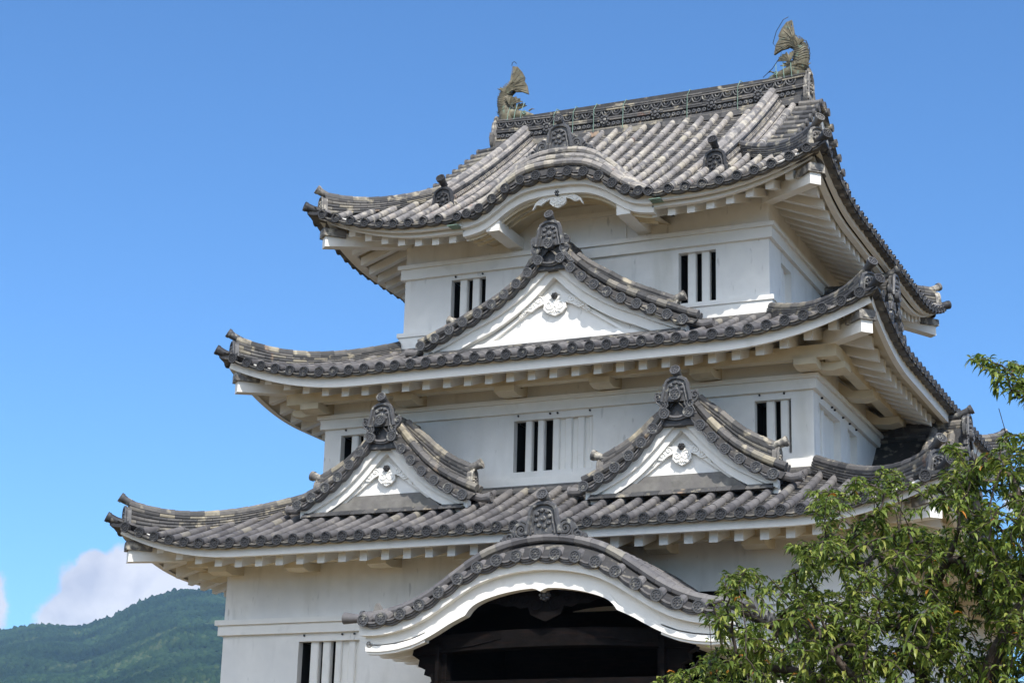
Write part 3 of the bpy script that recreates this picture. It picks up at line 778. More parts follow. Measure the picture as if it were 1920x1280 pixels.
    for a,b in zip(discs, discs[1:]):
        n = 5
        for q in range(2):
            off = -.03-.03*q; dz = -.01-.035*q
            rows = [[],[],[],[]]
            for j in range(n+1):
                t = j/n; s = lerp(a,b,t); z = lerp(prof(a),prof(b),t)-.06*math.sin(math.pi*t)+dz
                rows[0].append(T(s,off-.25,z+.03)); rows[1].append(T(s,off,z+.015)); rows[2].append(T(s,off,z-.018)); rows[3].append(T(s,off-.25,z-.03))
            mt.grid(rows, .2+.6*rng.random())
    mt.build('verge_tiles', M['tile'] if fv > 6 else M['tile_mid'], srf, 35)
    md.build('verge_discs', M['oni'] if (fv > 6 or style == 4) else M['tile_dark'], srf, 35)
    # descending ridges beside the verge, with their end tiles
    if desc:
        (fd, s_top, s_end, hh, dlay) = desc
        for d in (-1,1):
            mb = MB(); path = [T(d*lerp(s_top,s_end,i/10), fd, prof(lerp(s_top,s_end,i/10))+back(-fd)-.02) for i in range(11)]
            # the stack's top line flattens towards the lower end
            at, hf, tot = ridge_stack(mb, path, .24, lambda t: hh*(.62+.42*min(1,t/.35)+.12*t*t), dlay, .075, .26)
            o = mb.build('descending_ridge', M['tile_mid'], root, 35)
            Pe = T(d*s_end, fd, prof(s_end)+back(-fd)-.04); Sx = T(0,1,0)-T(0,0,0); Dx = (T(d,0,0)-T(0,0,0))
            Tn = frame(Pe, Sx, Dx)
            oni(Tn, 0, .05, -.02, .32, hh*1.16+.03, 3, 'ridge_end_tile', root, 'oni_old', up=(.12,.09))
            # low closing tube with disc at the foot of the verge
            mb = MB(); a = smax*.93; pts = [T(d*a,-.40,prof(a)+.06), T(d*(smax+.08),-.40,prof(smax)+.05), T(d*(smax+.26),-.38,prof(smax)+.06)]
            mb.tube(pts, [.075,.078,.085], 10, (False,True), .5)
            ax = (pts[2]-pts[1]).normalized(); Ux = Sx.cross(ax); Ux = -Ux if Ux.z < 0 else Ux
            crest_disc(mb, frame(pts[2], Sx, ax, Ux), (0,.02,0), .095, True, .05)
            mb.build('foot_tile', M['tile'], root, 35)
    # ridge running back, and the front ornament
    mb = MB(); za = oni_z-.03
    f0_ = -.12 if style != 2 else -.48
    if style == 2: ridge_stack(mb, [T(0,f0_,za+.05), T(0,-1.3,za+.14), T(0,-2.15,za+.28)], .36, .36, 5, .085)
    else: ridge_stack(mb, [T(0,f0_,za), T(0,(f0_-depth)*.5,za), T(0,-depth,za)], .30, oni_h*.62, 4, .09)
    mb.build('gable_ridge', M['tile_mid'], root, 35)
    oni(T, 0, -.02 if style != 2 else -.36, oni_z, oni_w, oni_h, style, 'ridge_end_tile', root, 'oni' if style != 5 else 'oni_old', up=(.05,.10))
    if style in (1,4):
        mb = MB(); crest_disc(mb, T, (0,.06,prof(0)+.06), .105, True, .14); mb.build('apex_disc', M['oni'], root, 35)
    return root

pc2 = sharpprof([(0,10.95),(.225,10.71),(.44,10.49),(.67,10.29),(.92,10.11),(1.18,9.935),(1.46,9.785),(1.77,9.645),(2.05,9.51),(2.36,9.38),(2.66,9.25),(2.95,9.15)])
d2 = [.225,.44,.67,.92,1.18,1.46,1.77,2.05,2.36,2.66]; d2 = sorted(d2+[-a for a in d2])
ptw = sharpprof([(0,7.50),(.22,7.25),(.43,6.99),(.64,6.76),(.87,6.54),(1.13,6.35),(1.42,6.19),(1.71,6.055),(1.95,5.96)])
dt_ = [.22,.43,.64,.87,1.13,1.42,1.71]; dt_ = sorted(dt_+[-a for a in dt_])
aa = lambda p,q,L_: (lambda s: lerp(p,q,min(1,abs(s)/L_)))
c2bands = [(.05,aa(.31,.18,1.6),-.20), (aa(.312,.182,1.6),aa(.52,.38,1.6),-.27)]
gback = lambda u, s=0: .18*min(1,max(0,u-.05)/.28)
def c2(k, nm): return gable(k, 0, 5.40, pc2, 2.85, d2, 1.6, c2bands, -.42, 9.16, 10.98, .58, .48, 4, (-.78,.28,2.25,  .24,4), nm, (10.06,1.46,.60,((0,10.25),(1.62,9.16))), (9.20,1.6,.12), back=gback)
def tw(k, sc, nm): return gable(k, sc, 6.40, ptw, 1.85, dt_, 1.5, [(.05,aa(.34,.20,1.2),-.20), (aa(.342,.202,1.2),aa(.51,.36,1.2),-.27)], -.40, 5.94, 7.45, .55, .42, 1, (-.64,.22,1.60,.33,5), nm, (6.70,1.08,.52,((0,6.85),(1.12,5.98))), (5.99,.98,.24), back=gback)
c2(0, 'dormer_gable'); c2(1, 'dormer_gable')
tw(0, -2.885, 'dormer_gable'); tw(0, 2.885, 'dormer_gable')
# on the right side the lower roof carries one wide gable in the middle
psd = sharpprof([(0,7.95),(.225,7.68),(.44,7.44),(.67,7.22),(.92,7.0),(1.18,6.82),(1.46,6.62),(1.77,6.44),(2.05,6.30),(2.36,6.16),(2.66,6.03),(2.95,5.93)])
gable(1, 0, 6.75, psd, 2.85, d2, 1.9, c2bands, -.42, 5.75, 7.98, .52, .44, 1, (-.66,.28,2.42,.45,6), 'dormer_gable', (7.15,1.9,.62,((0,7.3),(1.72,6.1))), (5.9,1.6,.12), back=gback)
gable(3, 0, 5.40, pc2, 2.85, d2, 1.6, c2bands, -.42, 9.16, 11.02, .52, .50, 4, None, 'dormer_gable', None, None)

# ---------------------------------------------------------------- arched eave (karahafu) on the top roof
T0 = side(0)
kd = [.33,.66,.97,1.25,1.52,1.78]; kd = sorted([0]+kd+[-a for a in kd])
karah = gable(0, 0, 5.37, kprof, 1.98, kd, 2.3, [(.02,.20,-.20), (.202,.34,-.30)], -.9, 12.4, 13.10, .56, .48, 2, None, 'arched_eave', None, None, row2=2, back=kback)
# flat beam ends that carry the arch, soffit vault, pendant
for d in (-1,1):
    mb = MB(); mb.box(T0, min(d*1.22,d*1.50), max(d*1.22,d*1.50), W3, 5.37-.34, 11.56, 11.78); mb.build('arch_beam', M['plaster_trim'], karah)
mb = MB(); ss = [lerp(-1.9,1.9,i/40) for i in range(41)]
mb.grid([[T0(s, f, kprof(s)-.30+(5.0-f)*.12) for s in ss] for f in (5.05,4.4,3.8)])
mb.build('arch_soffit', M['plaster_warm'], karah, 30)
for fy in (.45,.62,.8):
    mb = MB(); mb.grid([[T0(s,5.37-fy,kprof(s)-.335+q) for s in ss] for q in (0,-.06)]); mb.build('arch_rib', M['plaster_warm'], karah, 30)
pendant(lambda a,b,c: T0(a,5.37+b,c), 0.0, -.36, 12.16, 1.08, .46, karah, 0)
# straight foot boards joining the arch to the fascia
# small ridge behind the ornament
# rosy copper patches where the arch meets the eave
for d in (-1,1):
    mb = MB(); mb.box(T0, min(d*1.98,d*2.2), max(d*1.98,d*2.2), 5.10, 5.34, 11.665, 11.68); mb.build('copper_flashing', M['verdigris'], karah)
# ---------------------------------------------------------------- main ridge, descending ridges
mb = MB()
def rz(x): return 15.50+.10*(abs(x)/3.6)**2.5
def rpath(dz, n=24, h=3.62): return [Vector((lerp(-h,h,i/n), 0, rz(lerp(-h,h,i/n))+dz)) for i in range(n+1)]
mb.cm = 0
# flat layers
def ridge_layer(z0, z1, w_, seg=.45):
    x = -3.62
    while x < 3.6:
        x2 = min(x+seg, 3.62); r_ = rng.random()
        P = []
        for xx in (x+.002, x2-.002):
            for (yy,zz) in ((-w_,z0),(-w_,z1),(w_,z1),(w_,z0)): P.append(Vector((xx,yy,rz(xx)+zz)))
        mb.add(P, [(0,1,2,3),(7,6,5,4),(0,4,5,1),(1,5,6,2),(2,6,7,3),(3,7,4,0)], r_); x = x2
for (a,b,c) in ((-.12,.0,.26),(.0,.035,.235),(.045,.08,.225),(.26,.295,.20),(.305,.34,.205),(.51,.545,.19),(.555,.585,.20)): ridge_layer(a,b,c)
mb.add(*(lambda P: (P, [(0,1,2,3),(4,5,6,7)]))([Vector((x,y,rz(x)+z)) for y in (-.15,.15) for (x,z) in ((-3.6,-.1),(3.6,-.1),(3.6,.6),(-3.6,.6))]), r=0)
top = rpath(.62, 28)
for i in range(28):
    mb.tube([top[i], (top[i]+top[i+1])/2, top[i+1]], [.095,.088,.086], 10, (True,True), rng.random())
ridge = mb.build('roof_ridge', [M['tile_mid']], keep, 35)
# relief bands: arcs above, small flowers below
mb = MB(); T = side(0)
x = -3.5
while x < 3.5:
    for yy in (.185,-.185):
        pts = [Vector((x+.11*math.cos(a), -yy, rz(x)+.49-.12*math.sin(a))) for a in [i*math.pi/6 for i in range(7)]]
        mb.tube(pts, .016, 5, up=Vector((0,1,0)))
        pts = [Vector((x+.05*math.cos(a), -yy, rz(x)+.49-.06*math.sin(a))) for a in [i*math.pi/4 for i in range(5)]]
        mb.tube(pts, .014, 5, up=Vector((0,1,0)))
        for q in (-.055,.055):
            cx, cz = x+q, rz(x)+.17
            rr = [[Vector((cx+q2*math.cos(t*math.pi/4), -yy*ff, cz+q2*math.sin(t*math.pi/4))) for t in range(8)] for q2,ff in ((.052,1.0),(.045,1.17),(.018,1.17),(.012,1.05))]
            mb.grid(rr, close=True)
    x += .235
mb.build('relief_band', M['oni'], ridge, 40)
for x in (-2.35,-.95,.25,1.55,2.6):
    mb = MB(); Tm = frame((x,-.19,rz(x)+.27), (1,0,0), (0,-1,0))
    for kk in range(9):
        a = kk*math.pi/4; q = 0 if kk == 8 else .085; b = .045 if kk == 8 else .034
        rr = [[Tm(q*math.cos(a)+c_*math.cos(t*math.pi/4), ff, q*math.sin(a)+c_*math.sin(t*math.pi/4)) for t in range(8)] for c_,ff in ((b,.0),(b,.05),(b*.6,.065))]
        mb.grid(rr, close=True); mb.add(rr[-1],[tuple(range(8))])
    mb.build('crest', M['oni'], ridge, 40)
for x in (-2.42,-1.95,-1.45,-.75,.75,1.9):
    x += .25
    mb = MB(); z = rz(x)
    pts = [Vector((x,-.26,z-.0)), Vector((x+.0,-.235,z+.55)), Vector((x+.03,-.14,z+.72)), Vector((x+.05,0,z+.735)), Vector((x+.05,.14,z+.70)), Vector((x+.05,.25,z+.0))]
    mb.tube(pts, .013, 6, up=Vector((1,0,0)), flat=.5); mb.build('strap', M['verdigris'], ridge)
for sx in (-1,1):
    T = frame((0,0,0), (0,sx,0), (sx,0,0))
    oni(T, 0, 3.70, 15.55, .50, .66, 1, 'ridge_end_tile', ridge, 'oni_old', up=(.0,.02))
    mb = MB()
    for (z_,f_) in ((15.42,3.80),(15.25,3.72)):
        f_ += .18; mb.tube([T(0,3.3,z_),T(0,f_-.05,z_-.02),T(0,f_,z_-.02)], [.1,.1,.11], 12); crest_disc(mb, T, (0,f_+.04,z_-.02), .12, True, .08)
    mb.build('ridge_end_tube', M['tile_mid'], ridge, 35)
for sx in (-1,1):
    for fy in (-1,1):
        mb = MB(); path = [Vector((sx*2.9, fy*y, R3.z(0,5.37-y)+.02)) for y in [lerp(.18,4.12,i/14) for i in range(15)]]
        at, hf, tot = ridge_stack(mb, path, .36, lambda t: .36, 5, .095)
        for sg in (-1,1):
            for (off, zz, rr_, ln) in ((.13,.33,.06,.27), (.25,.04,.055,.24), (.36,-.03,.065,.30)):
                d = rng.uniform(.05,.2)
                while d < tot-.1:
                    p, t = at(d); p2, _ = at(min(tot,d+ln)); mb.tube([p+Vector((sg*off,0,zz)), p2+Vector((sg*off,0,zz))], [rr_,rr_*.95], 8, (True,True), rng.random()); d += ln
            d = .1
            while d < tot-.1:      # twisted-rope row
                p, t = at(d); q = p+Vector((sg*.21,0,.17)); mb.tube([q-t*.035-Vector((0,0,.05)), q, q+t*.035+Vector((0,0,.05))], [.014,.032,.014], 6, (True,True), .2+.8*rng.random()); d += .088
        o = mb.build('descending_ridge', M['tile_old'], keep, 35)
        T = frame((sx*2.9,0,0), (fy*-1,0,0), (0,fy,0))
        oni(T, 0, 4.18, R3.z(0,5.37-4.14)-.10, .52, .52, 0, 'ridge_end_tile', o, 'tile_dark', up=(.14,.14))

# ---------------------------------------------------------------- roof fish
def fish(sx):
    """bronze dolphin-fish: head down towards the ridge centre, tail curling up"""
    D = -sx    # direction head points
    P = lambda a, b, c: Vector((sx*3.30 + D*a, b, 16.18+c))
    mb = MB()
    #       along, height, half-width(y), half-height
    spine = [(.54,.06,.025,.025),(.46,.08,.06,.055),(.35,.10,.085,.08),(.15,.12,.13,.13),(-.06,.17,.155,.17),(-.19,.30,.165,.185),(-.205,.46,.165,.185),(-.21,.60,.155,.17),(-.195,.72,.125,.14),(-.14,.82,.09,.10),(-.075,.90,.06,.075),(-.03,.98,.04,.05)]
    rows = []; n = 16
    pts = [P(a,0,c) for a,c,_,_ in spine]
    for i,(a,c,wy,hh) in enumerate(spine):
        t = (pts[min(i+1,len(pts)-1)]-pts[max(0,i-1)]).normalized(); nn = Vector((0,1,0)).cross(t).normalized()
        row = []
        for j in range(n):
            an = 2*math.pi*j/n; q = 1+.03*math.sin(i*3.1+j*1.7)
            row.append(pts[i]+Vector((0,1,0))*wy*q*math.cos(an)+nn*hh*q*math.sin(an))
        rows.append(row)
    mb.grid(rows, close=True); mb.add(rows[0],[tuple(range(n))])
    # overlapping scale ribs on the back and belly folds
    mb.tube([P(-.13,0,-.03),P(-.14,0,.10),P(-.14,0,.24)],[.17,.20,.19],14)
    for i in range(18):
        t = i/17; idx = 4+t*6.5; k = int(idx); u = idx-k
        a = lerp(spine[k][0],spine[k+1][0],u); c = lerp(spine[k][1],spine[k+1][1],u); wy = lerp(spine[k][2],spine[k+1][2],u); hh = lerp(spine[k][3],spine[k+1][3],u)
        p = P(a,0,c); tt = (pts[k+1]-pts[k]).normalized(); nn = Vector((0,1,0)).cross(tt).normalized()
        ring = [p+Vector((0,1,0))*wy*1.03*math.cos(an)+nn*hh*1.03*math.sin(an)+tt*(.12*abs(math.sin(an))) for an in [2*math.pi*j/14 for j in range(15)]]
        mb.tube(ring, .007, 4, up=tt)
    body = mb.build('roof_fish', M['bronze'], keep, 50)
    def fin(name, root, tips, thick=.02, yoff=0, ysp=0):
        m2 = MB(); Nn = len(tips)
        r0 = P(root[0], yoff, root[1])
        # ribbed fan
        ctr = []
        for i,(a,c) in enumerate(tips):
            tip = P(a, yoff+ysp*(i/(Nn-1)-.5), c); ctr.append(tip)
        for i in range(Nn):
            mid = r0.lerp(ctr[i], .55)+Vector((0,0,.02))
            m2.tube([r0, mid, ctr[i]], [.016,.026,.008], 6, flat=.8, up=Vector((0,1,0)))
        for i in range(Nn-1):
            m = r0.lerp((ctr[i]+ctr[i+1])/2, .86)
            for dy in (-.012,.012):
                o = Vector((0,dy,0)); m2.add([r0+o, ctr[i]+o*.3, m+o, ctr[i+1]+o*.3], [(0,1,2,3)])
        return m2.build(name, M['bronze'], body, 40)
    # tail fin: tall ribbed crescent blade
    def blade(name, pl, root, th, yo=0):
        m2 = MB(); pts_ = [(a_, c_) for a_,c_ in pl]; n_ = len(pts_)
        for dy in (-th,th): m2.add([P(a_, yo+dy, c_) for a_,c_ in pts_], [tuple(range(n_))])
        m2.add([P(a_, yo-th, c_) for a_,c_ in pts_]+[P(a_, yo+th, c_) for a_,c_ in pts_], [(i,(i+1)%n_,n_+(i+1)%n_,n_+i) for i in range(n_)])
        r0 = P(root[0], yo, root[1])
        for a_,c_ in pts_[2:]:
            q = P(a_, yo, c_); mid = r0.lerp(q,.5)+Vector((0,0,.02))
            for dy in (-th,th): m2.tube([r0+Vector((0,dy,0)), mid+Vector((0,dy,0)), q+Vector((0,dy,0))], [.012,.016,.006], 5, up=Vector((0,1,0)))
        return m2.build(name, M['bronze'], body, 40)
    blade('tail_fin', [(-.16,.80),(-.125,.86),(-.055,.97),(-.01,1.10),(.0,1.24),(-.02,1.37),(.10,1.34),(.205,1.21),(.285,1.05),(.27,.97),(.345,.84),(.375,.69),(.388,.62),(.235,.70),(.085,.72),(.0,.76)], (-.08,.84), .03)
    for d in (-1,1):
        fin('side_fin', (-.13,.66), [(.08,.78),(.03,.83),(-.03,.84),(-.09,.82)], yoff=d*.11, ysp=d*.10)
        fin('side_fin', (-.13,.66), [(-.33,.80),(-.28,.84),(-.22,.84),(-.15,.81)], yoff=d*.11, ysp=-d*.10)
        fin('side_fin', (-.0,.34), [(.30,.40),(.25,.47),(.16,.52),(.06,.54)], yoff=d*.17, ysp=d*.10)
        fin('side_fin', (-.02,.36), [(-.0,.56),(-.06,.57),(-.11,.54)], yoff=d*.17, ysp=d*.06)
        m2 = MB(); c = P(.33,d*.088,.135); ring = [c+Vector((D*.035*math.cos(a),d*.015,.035*math.sin(a))) for a in [2*math.pi*j/12 for j in range(13)]]
        m2.tube(ring, .014, 6, up=Vector((0,1,0))); m2.build('eye', M['verdigris'], body, 40)
    m2 = MB()
    for q in range(6): m2.tube([P(-.30+.02*q, 0, .25+.1*q), P(-.42+.03*q,0,.30+.1*q)], [.03,.005], 6)
    m2.tube([P(.40,0,.20),P(.48,0,.24),P(.54,0,.22)], [.02,.014,.006], 6)
    m2.build('spine', M['bronze'], body, 40)
    m2 = MB()
    if sx > 0: wp = [P(.06,.0,1.47),P(.16,-.05,1.40),P(.32,-.05,1.15),P(.40,-.05,.88),P(.35,-.05,.80),P(.18,-.12,.72),P(.2,-.15,.5),P(.40,-.12,.25),P(.62,-.1,.08)]
    else: wp = [P(.06,0,1.44),P(.0,0,1.50),P(-.05,0,1.47),P(-.06,0,1.40)]
    m2.tube(wp, .008, 5); m2.build('lightning_wire', M['wire'], body)
    m2 = MB()
    for a in (-.05,.12,.28): m2.tube([P(a,-.20,-.05),P(a+.02,-.19,.15),P(a+.05,-.10,.38)], .008, 5)
    m2.box(lambda a,b,c: Vector((sx*3.30+D*a, b, 16.18+c)), -.24, .42, -.14, .14, -.06, .02); m2.build('fixing_straps', M['verdigris'], body)
    return body
fish(-1); fish(1)

# ---------------------------------------------------------------- entrance porch
PX, PF = 1.64, 9.5
pp = smoothprof([(0,4.32),(.35,4.30),(.69,4.245),(1.01,4.155),(1.3,4.01),(1.6,3.825),(1.89,3.65),(2.18,3.51),(2.5,3.42),(2.82,3.375),(3.14,3.38),(3.3,3.40)])
pback = lambda u, s=0: .27*min(1,max(0,u-.05)/.30)*max(0,1-.8*(abs(s)/3.2)**1.6)
pdscs = [.335*i for i in range(-9,10)]
def inner(s):
    s = abs(s)
    if s < 1.26: return .50+.055*max(0,1-s/.14)**1.5+.05*max(0,(s-1.1)/.16)**2
    return .56+.03*max(0,1-(s-1.26)/.3)-.09*min(1,(s-1.26)/1.8)
T = lambda a,b,c: T0(PX+a, PF+b, c)
mb = MB()
# dark timber body: side walls, floor, back
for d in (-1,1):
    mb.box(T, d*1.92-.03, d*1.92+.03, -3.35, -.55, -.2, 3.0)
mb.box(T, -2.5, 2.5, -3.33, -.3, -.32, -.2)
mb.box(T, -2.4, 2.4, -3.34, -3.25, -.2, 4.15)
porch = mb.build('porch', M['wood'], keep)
def arch_board(a0, a1, f0, th, nm, m_='plaster_trim', smax=3.16, n=90):
    mb = MB(); rows = [[],[],[],[]]
    for i in range(n+1):
        s = lerp(-smax,smax,i/n); b0 = a0(s) if callable(a0) else a0; b1 = a1(s) if callable(a1) else a1
        rows[0].append(T(s,f0-th,pp(s)-b0)); rows[1].append(T(s,f0,pp(s)-b0)); rows[2].append(T(s,f0,pp(s)-b1)); rows[3].append(T(s,f0-th,pp(s)-b1))
    mb.grid(rows)
    for idx in (0,-1): mb.add([rw[idx] for rw in rows],[(0,1,2,3)])
    return mb.build(nm, M[m_], porch, 25)
arch_board(.03, .23, -.14, .22, 'bargeboard', smax=3.14)
arch_board(.231, lambda s: inner(s)-.10, -.26, .2, 'bargeboard', smax=3.08)
arch_board(lambda s: inner(s)-.099, lambda s: inner(s)-.05, -.245, .2, 'bargeboard', smax=3.07)
arch_board(lambda s: inner(s)-.049, inner, -.23, .18, 'bargeboard', smax=3.06)
# curled end of the board
for d in (-1,1):
    mb = MB(); scroll(mb, T, d*3.0, -.235, 3.03, .06, 1.3, d, 0, .010); mb.build('board_scroll', M['stained'], porch)
# roof sheets, cover rows
mb = MB(); n = 70; ss = [lerp(-3.2,3.2,i/n) for i in range(n+1)]
mb.grid([[T(s,f,pp(s)-.04+pback(-f,s)) for s in ss] for f in (-.02,-.1,-.2,-.3,-.4,-.8,-1.8,-3.4)], .2)
psurf = mb.build('porch_roof', M['tile_gap'], porch, 30)
mb = MB(); mt = MB(); md = MB()
for q, f in enumerate([-.36]+[-.62-.30*i for i in range(9)]):
    for d in (-1,1):
        s = 0; 
        while s < 3.15:
            s2 = min(s+.27, 3.2)
            mb.tube([T(d*s_,f,pp(s_)+.05+pback(-f,s_)) for s_ in (s,(s+s2)/2,s2)], [.075,.078,.082], 8, (True,True), rng.random()); s = s2
        crest_disc(md, lambda a,b,c: T(d*b, f+a, c), (0,3.23,pp(3.2)+.05+pback(-f,3.2)), .095, q < 4)
mb.build('cover_tiles', M['tile'], porch, 35)
for s in pdscs:
    z = pp(s); mt.tube([T(s,-.30,z+.10), T(s,-.12,z+.01), T(s,-.02,z)], [.074,.078,.084], 10, (False,False), rng.random()); crest_disc(md, T, (s,0,z), .10, True, .06)
for a,b in zip(pdscs, pdscs[1:]):
    for q in range(3):
        off = -.02-.03*q; dz = .0-.033*q; rows = [[],[],[],[]]
        for j in range(6):
            t = j/5; s = lerp(a,b,t); z = lerp(pp(a),pp(b),t)-.05*math.sin(math.pi*t)+dz
            rows[0].append(T(s,off-.3,z+.035)); rows[1].append(T(s,off,z+.01)); rows[2].append(T(s,off,z-.018)); rows[3].append(T(s,off-.25,z-.03))
        mt.grid(rows, .2+.7*rng.random())
mt.build('verge_tiles', M['tile'], porch, 35); md.build('verge_discs', M['oni'], porch, 35)
# ornaments at the two feet of the arch
for d in (-1,1):
    mb = MB(); mb.tube([T(d*2.9,-.28,pp(2.9)+.06),T(d*3.25,-.28,pp(3.2)+.06),T(d*3.5,-.27,pp(3.2)+.075)], [.07,.072,.10], 12, (False,True), .3); mb.build('foot_tile', M['tile'], porch, 35)
    mb = MB(); pl = [(-.22,0),(-.12,.09),(-.06,.11),(-.03,.20),(.01,.24),(.06,.18),(.09,.10),(.22,0)]
    mb.prism(T, [(d*2.95+a, pp(2.95)+.09+b) for a,b in pl], -.42,-.34); mb.tube([T(d*2.95-.25,-.36,pp(2.95)+.10),T(d*2.95,-.34,pp(2.95)+.15),T(d*2.95+.25,-.36,pp(2.95)+.10)], .03, 7)
    mb.build('wave_tile', M['stained'], porch, 30)
# ridge and its large ornament
mb = MB(); ridge_stack(mb, [T(0,-.40,4.64), T(0,-1.6,4.62), T(0,-3.4,4.56)], .34, .22, 3, .085)
for d in (-1,1):
    f = -.3
    while f > -3.2: mb.tube([T(d*.18,f,4.70),T(d*.19,f-.05,4.77)], [.03,.02], 6, (True,True), .7); f -= .10
pr = mb.build('porch_ridge', M['tile_mid'], porch, 35)
oni(T, 0, -.30, 4.68, .60, .50, 2, 'ridge_end_tile', porch, 'oni', up=(.05,.10))
# soffit and rafters of the side eaves
for sg in (-1,1):
    mb = MB(); mb.grid([[T(sg*s,f,pp(s)-.34) for s in [lerp(2.2,3.12,i/8) for i in range(9)]] for f in (-.3,-3.4)]); mb.build('soffit', M['plaster_warm'], porch, 30)
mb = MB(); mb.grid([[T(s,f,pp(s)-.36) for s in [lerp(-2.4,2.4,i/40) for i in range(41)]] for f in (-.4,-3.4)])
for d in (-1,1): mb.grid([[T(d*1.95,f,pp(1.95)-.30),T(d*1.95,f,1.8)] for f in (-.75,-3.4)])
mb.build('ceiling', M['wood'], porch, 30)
for d in (-1,1):
    for i in range(7):
        f = -.33-.44*i; mb = MB(); rows = []
        for q in range(5):
            s = lerp(2.0,3.04,q/4); z = pp(s)-.515-(.05 if q < 4 else 0)*(4-q)/4; rows.append([T(d*s,f-.07,z),T(d*s,f-.07,z+.16),T(d*s,f+.07,z+.16),T(d*s,f+.07,z)])
        mb.grid(rows, close=True); mb.add(rows[-1],[(0,1,2,3)]); mb.build('porch_rafter', M['plaster_trim'], porch)
    mb = MB(); mb.grid([[T(d*3.08,f,pp(3.1)-.03),T(d*3.08,f,pp(3.1)-.30),T(d*2.95,f,pp(3.1)-.30)] for f in (-.4,-3.4)]); mb.build('side_fascia', M['plaster_trim'], porch)
# carved front timbers
F_ = T(0,1,0)-T(0,0,0)
mb = MB(); n = 30
rows = [[],[],[],[]]
for i in range(n+1):
    s = lerp(-2.35,2.35,i/n); z = 2.86+.10*(1-(s/2.35)**2)
    rows[0].append(T(s,-.95,z+.28)); rows[1].append(T(s,-.60,z+.28)); rows[2].append(T(s,-.60,z)); rows[3].append(T(s,-.95,z))
mb.grid(rows)
for d in (-1,1):
    scroll(mb, T, d*1.9, -.59, 3.02, .10, 1.6, d, 0, .014)
    mb.tube([T(d*1.8,-.59,2.95),T(d*1.3,-.59,3.0),T(d*.8,-.59,3.1)], [.004,.014,.004], 5, up=F_)
mb.build('porch_beam', M['wood'], porch, 30)
mb = MB(); mb.box(T, -2.0, 2.0, -.95, -.62, 1.98, 2.45); mb.box(T, -2.05,2.05,-.97,-.58,1.86,1.94)
mb.build('porch_beam', M['wood'], porch)
mb = MB()
ring = [T(.10+.20*math.cos(a), -.60, 2.22+.20*math.sin(a)) for a in [2*math.pi*j/24 for j in range(25)]]
mb.prism(T, [(.10+.20*math.cos(a), 2.22+.20*math.sin(a)) for a in [2*math.pi*j/24 for j in range(24)]], -.62,-.585)
mb.tube(ring, .018, 6, up=F_)
for q in (-.07,0,.07): mb.tube([T(.10+q,-.58,2.10),T(.10+q*1.3,-.575,2.34)], .018, 5, up=F_)
mb.build('carved_crest', M['wood'], porch, 30)
for d in (-1,1):
    mb = MB(); mb.box(T, d*1.86-.15, d*1.86+.15, -.92,-.62,-.3,2.05); mb.build('pillar', M['wood'], porch)
    # stepped bracket carving silhouetted at the side
    mb = MB(); pl = [(1.8,2.98),(2.40,2.98),(2.42,2.88),(2.29,2.80),(2.31,2.70),(2.18,2.64),(2.20,2.56),(2.08,2.52),(2.06,2.46),(2.12,2.38),(2.10,2.28),(1.98,2.2),(2.14,2.12),(2.12,2.05),(1.8,2.05)]
    mb.prism(T, [(d*a,b) for a,b in pl][::d], -.85,-.66); mb.build('bracket', M['wood'], porch)
mb = MB(); c = [(0,-.42),(-.14,-.36),(-.26,-.30),(-.30,-.18),(-.45,-.20),(-.55,-.15),(-.70,-.16),(-.85,-.10),(-1.02,-.09),(-1.1,-.02),(-.6,.08),(0,.14)]
mb.prism(T, [(a,3.74+b) for a,b in c+[(-a,b) for a,b in reversed(c[1:-1])]], -.52,-.46)
for d in (-1,1):
    for (a,b,rr_) in ((.17,-.14,.13),(.38,-.06,.10),(.58,-.04,.09),(.75,-.03,.07),(.92,-.03,.05)): scroll(mb, T, d*a, -.455, 3.74+b, rr_, 1.5, d, 1.2, .016)
mb.build('pendant', M['wood'], porch, 40)
mb = MB()
for kk in range(9):
    a = kk*math.pi/4; q = 0 if kk == 8 else .068; b = .042 if kk == 8 else .028
    rr = [[T(q*math.cos(a)+c_*math.cos(t*math.pi/4), ff, 3.73+q*math.sin(a)+c_*math.sin(t*math.pi/4)) for t in range(8)] for c_,ff in ((b,-.46),(b,-.40),(b*.5,-.38))]
    mb.grid(rr, close=True); mb.add(rr[-1],[tuple(range(8))])
mb.build('flower_boss', M['oni'], porch, 40)

# ---------------------------------------------------------------- stone base, ground
mb = MB(); zb, zt = -2.36, -.29
for k in range(4):
    T = side(k); n = 18
    for j in range(4):
        z0, z1 = lerp(zb,zt,j/4), lerp(zb,zt,(j+1)/4); w0, w1 = 7.0-.18*j, 7.0-.18*(j+1)
        x = -1.0; cuts = [-1]
        while cuts[-1] < 1: cuts.append(min(1, cuts[-1]+rng.uniform(.06,.12)))
        for a,b in zip(cuts, cuts[1:]):
            e = .01
            c = [T(a*w0+e,w0,z0+e),T(b*w0-e,w0,z0+e),T(b*w1-e,w1,z1-e),T(a*w1+e,w1,z1-e)]
            cc = T((a+b)/2*w0, w0+rng.uniform(.02,.07), (z0+z1)/2)
            for i in range(4): mb.add([c[i], c[(i+1)%4], cc], [(0,1,2)])
mb.box(side(0), -6.4,6.4,-6.4,6.4,zb,zt)
mb.build('stone_base', M['stone'], keep)
mb = MB(); T = lambda a,b,c: T0(PX+a, PF+b, c)
for i in range(7): mb.box(T, -2.4,2.4, -3.4, .1+.33*i, -2.36, -.40-.28*i)
mb.build('stone_steps', M['stone'], keep)
def tag(o, **kw):
    for k_, v in kw.items(): o[k_] = v
mb = MB(); n = 30; rows = []
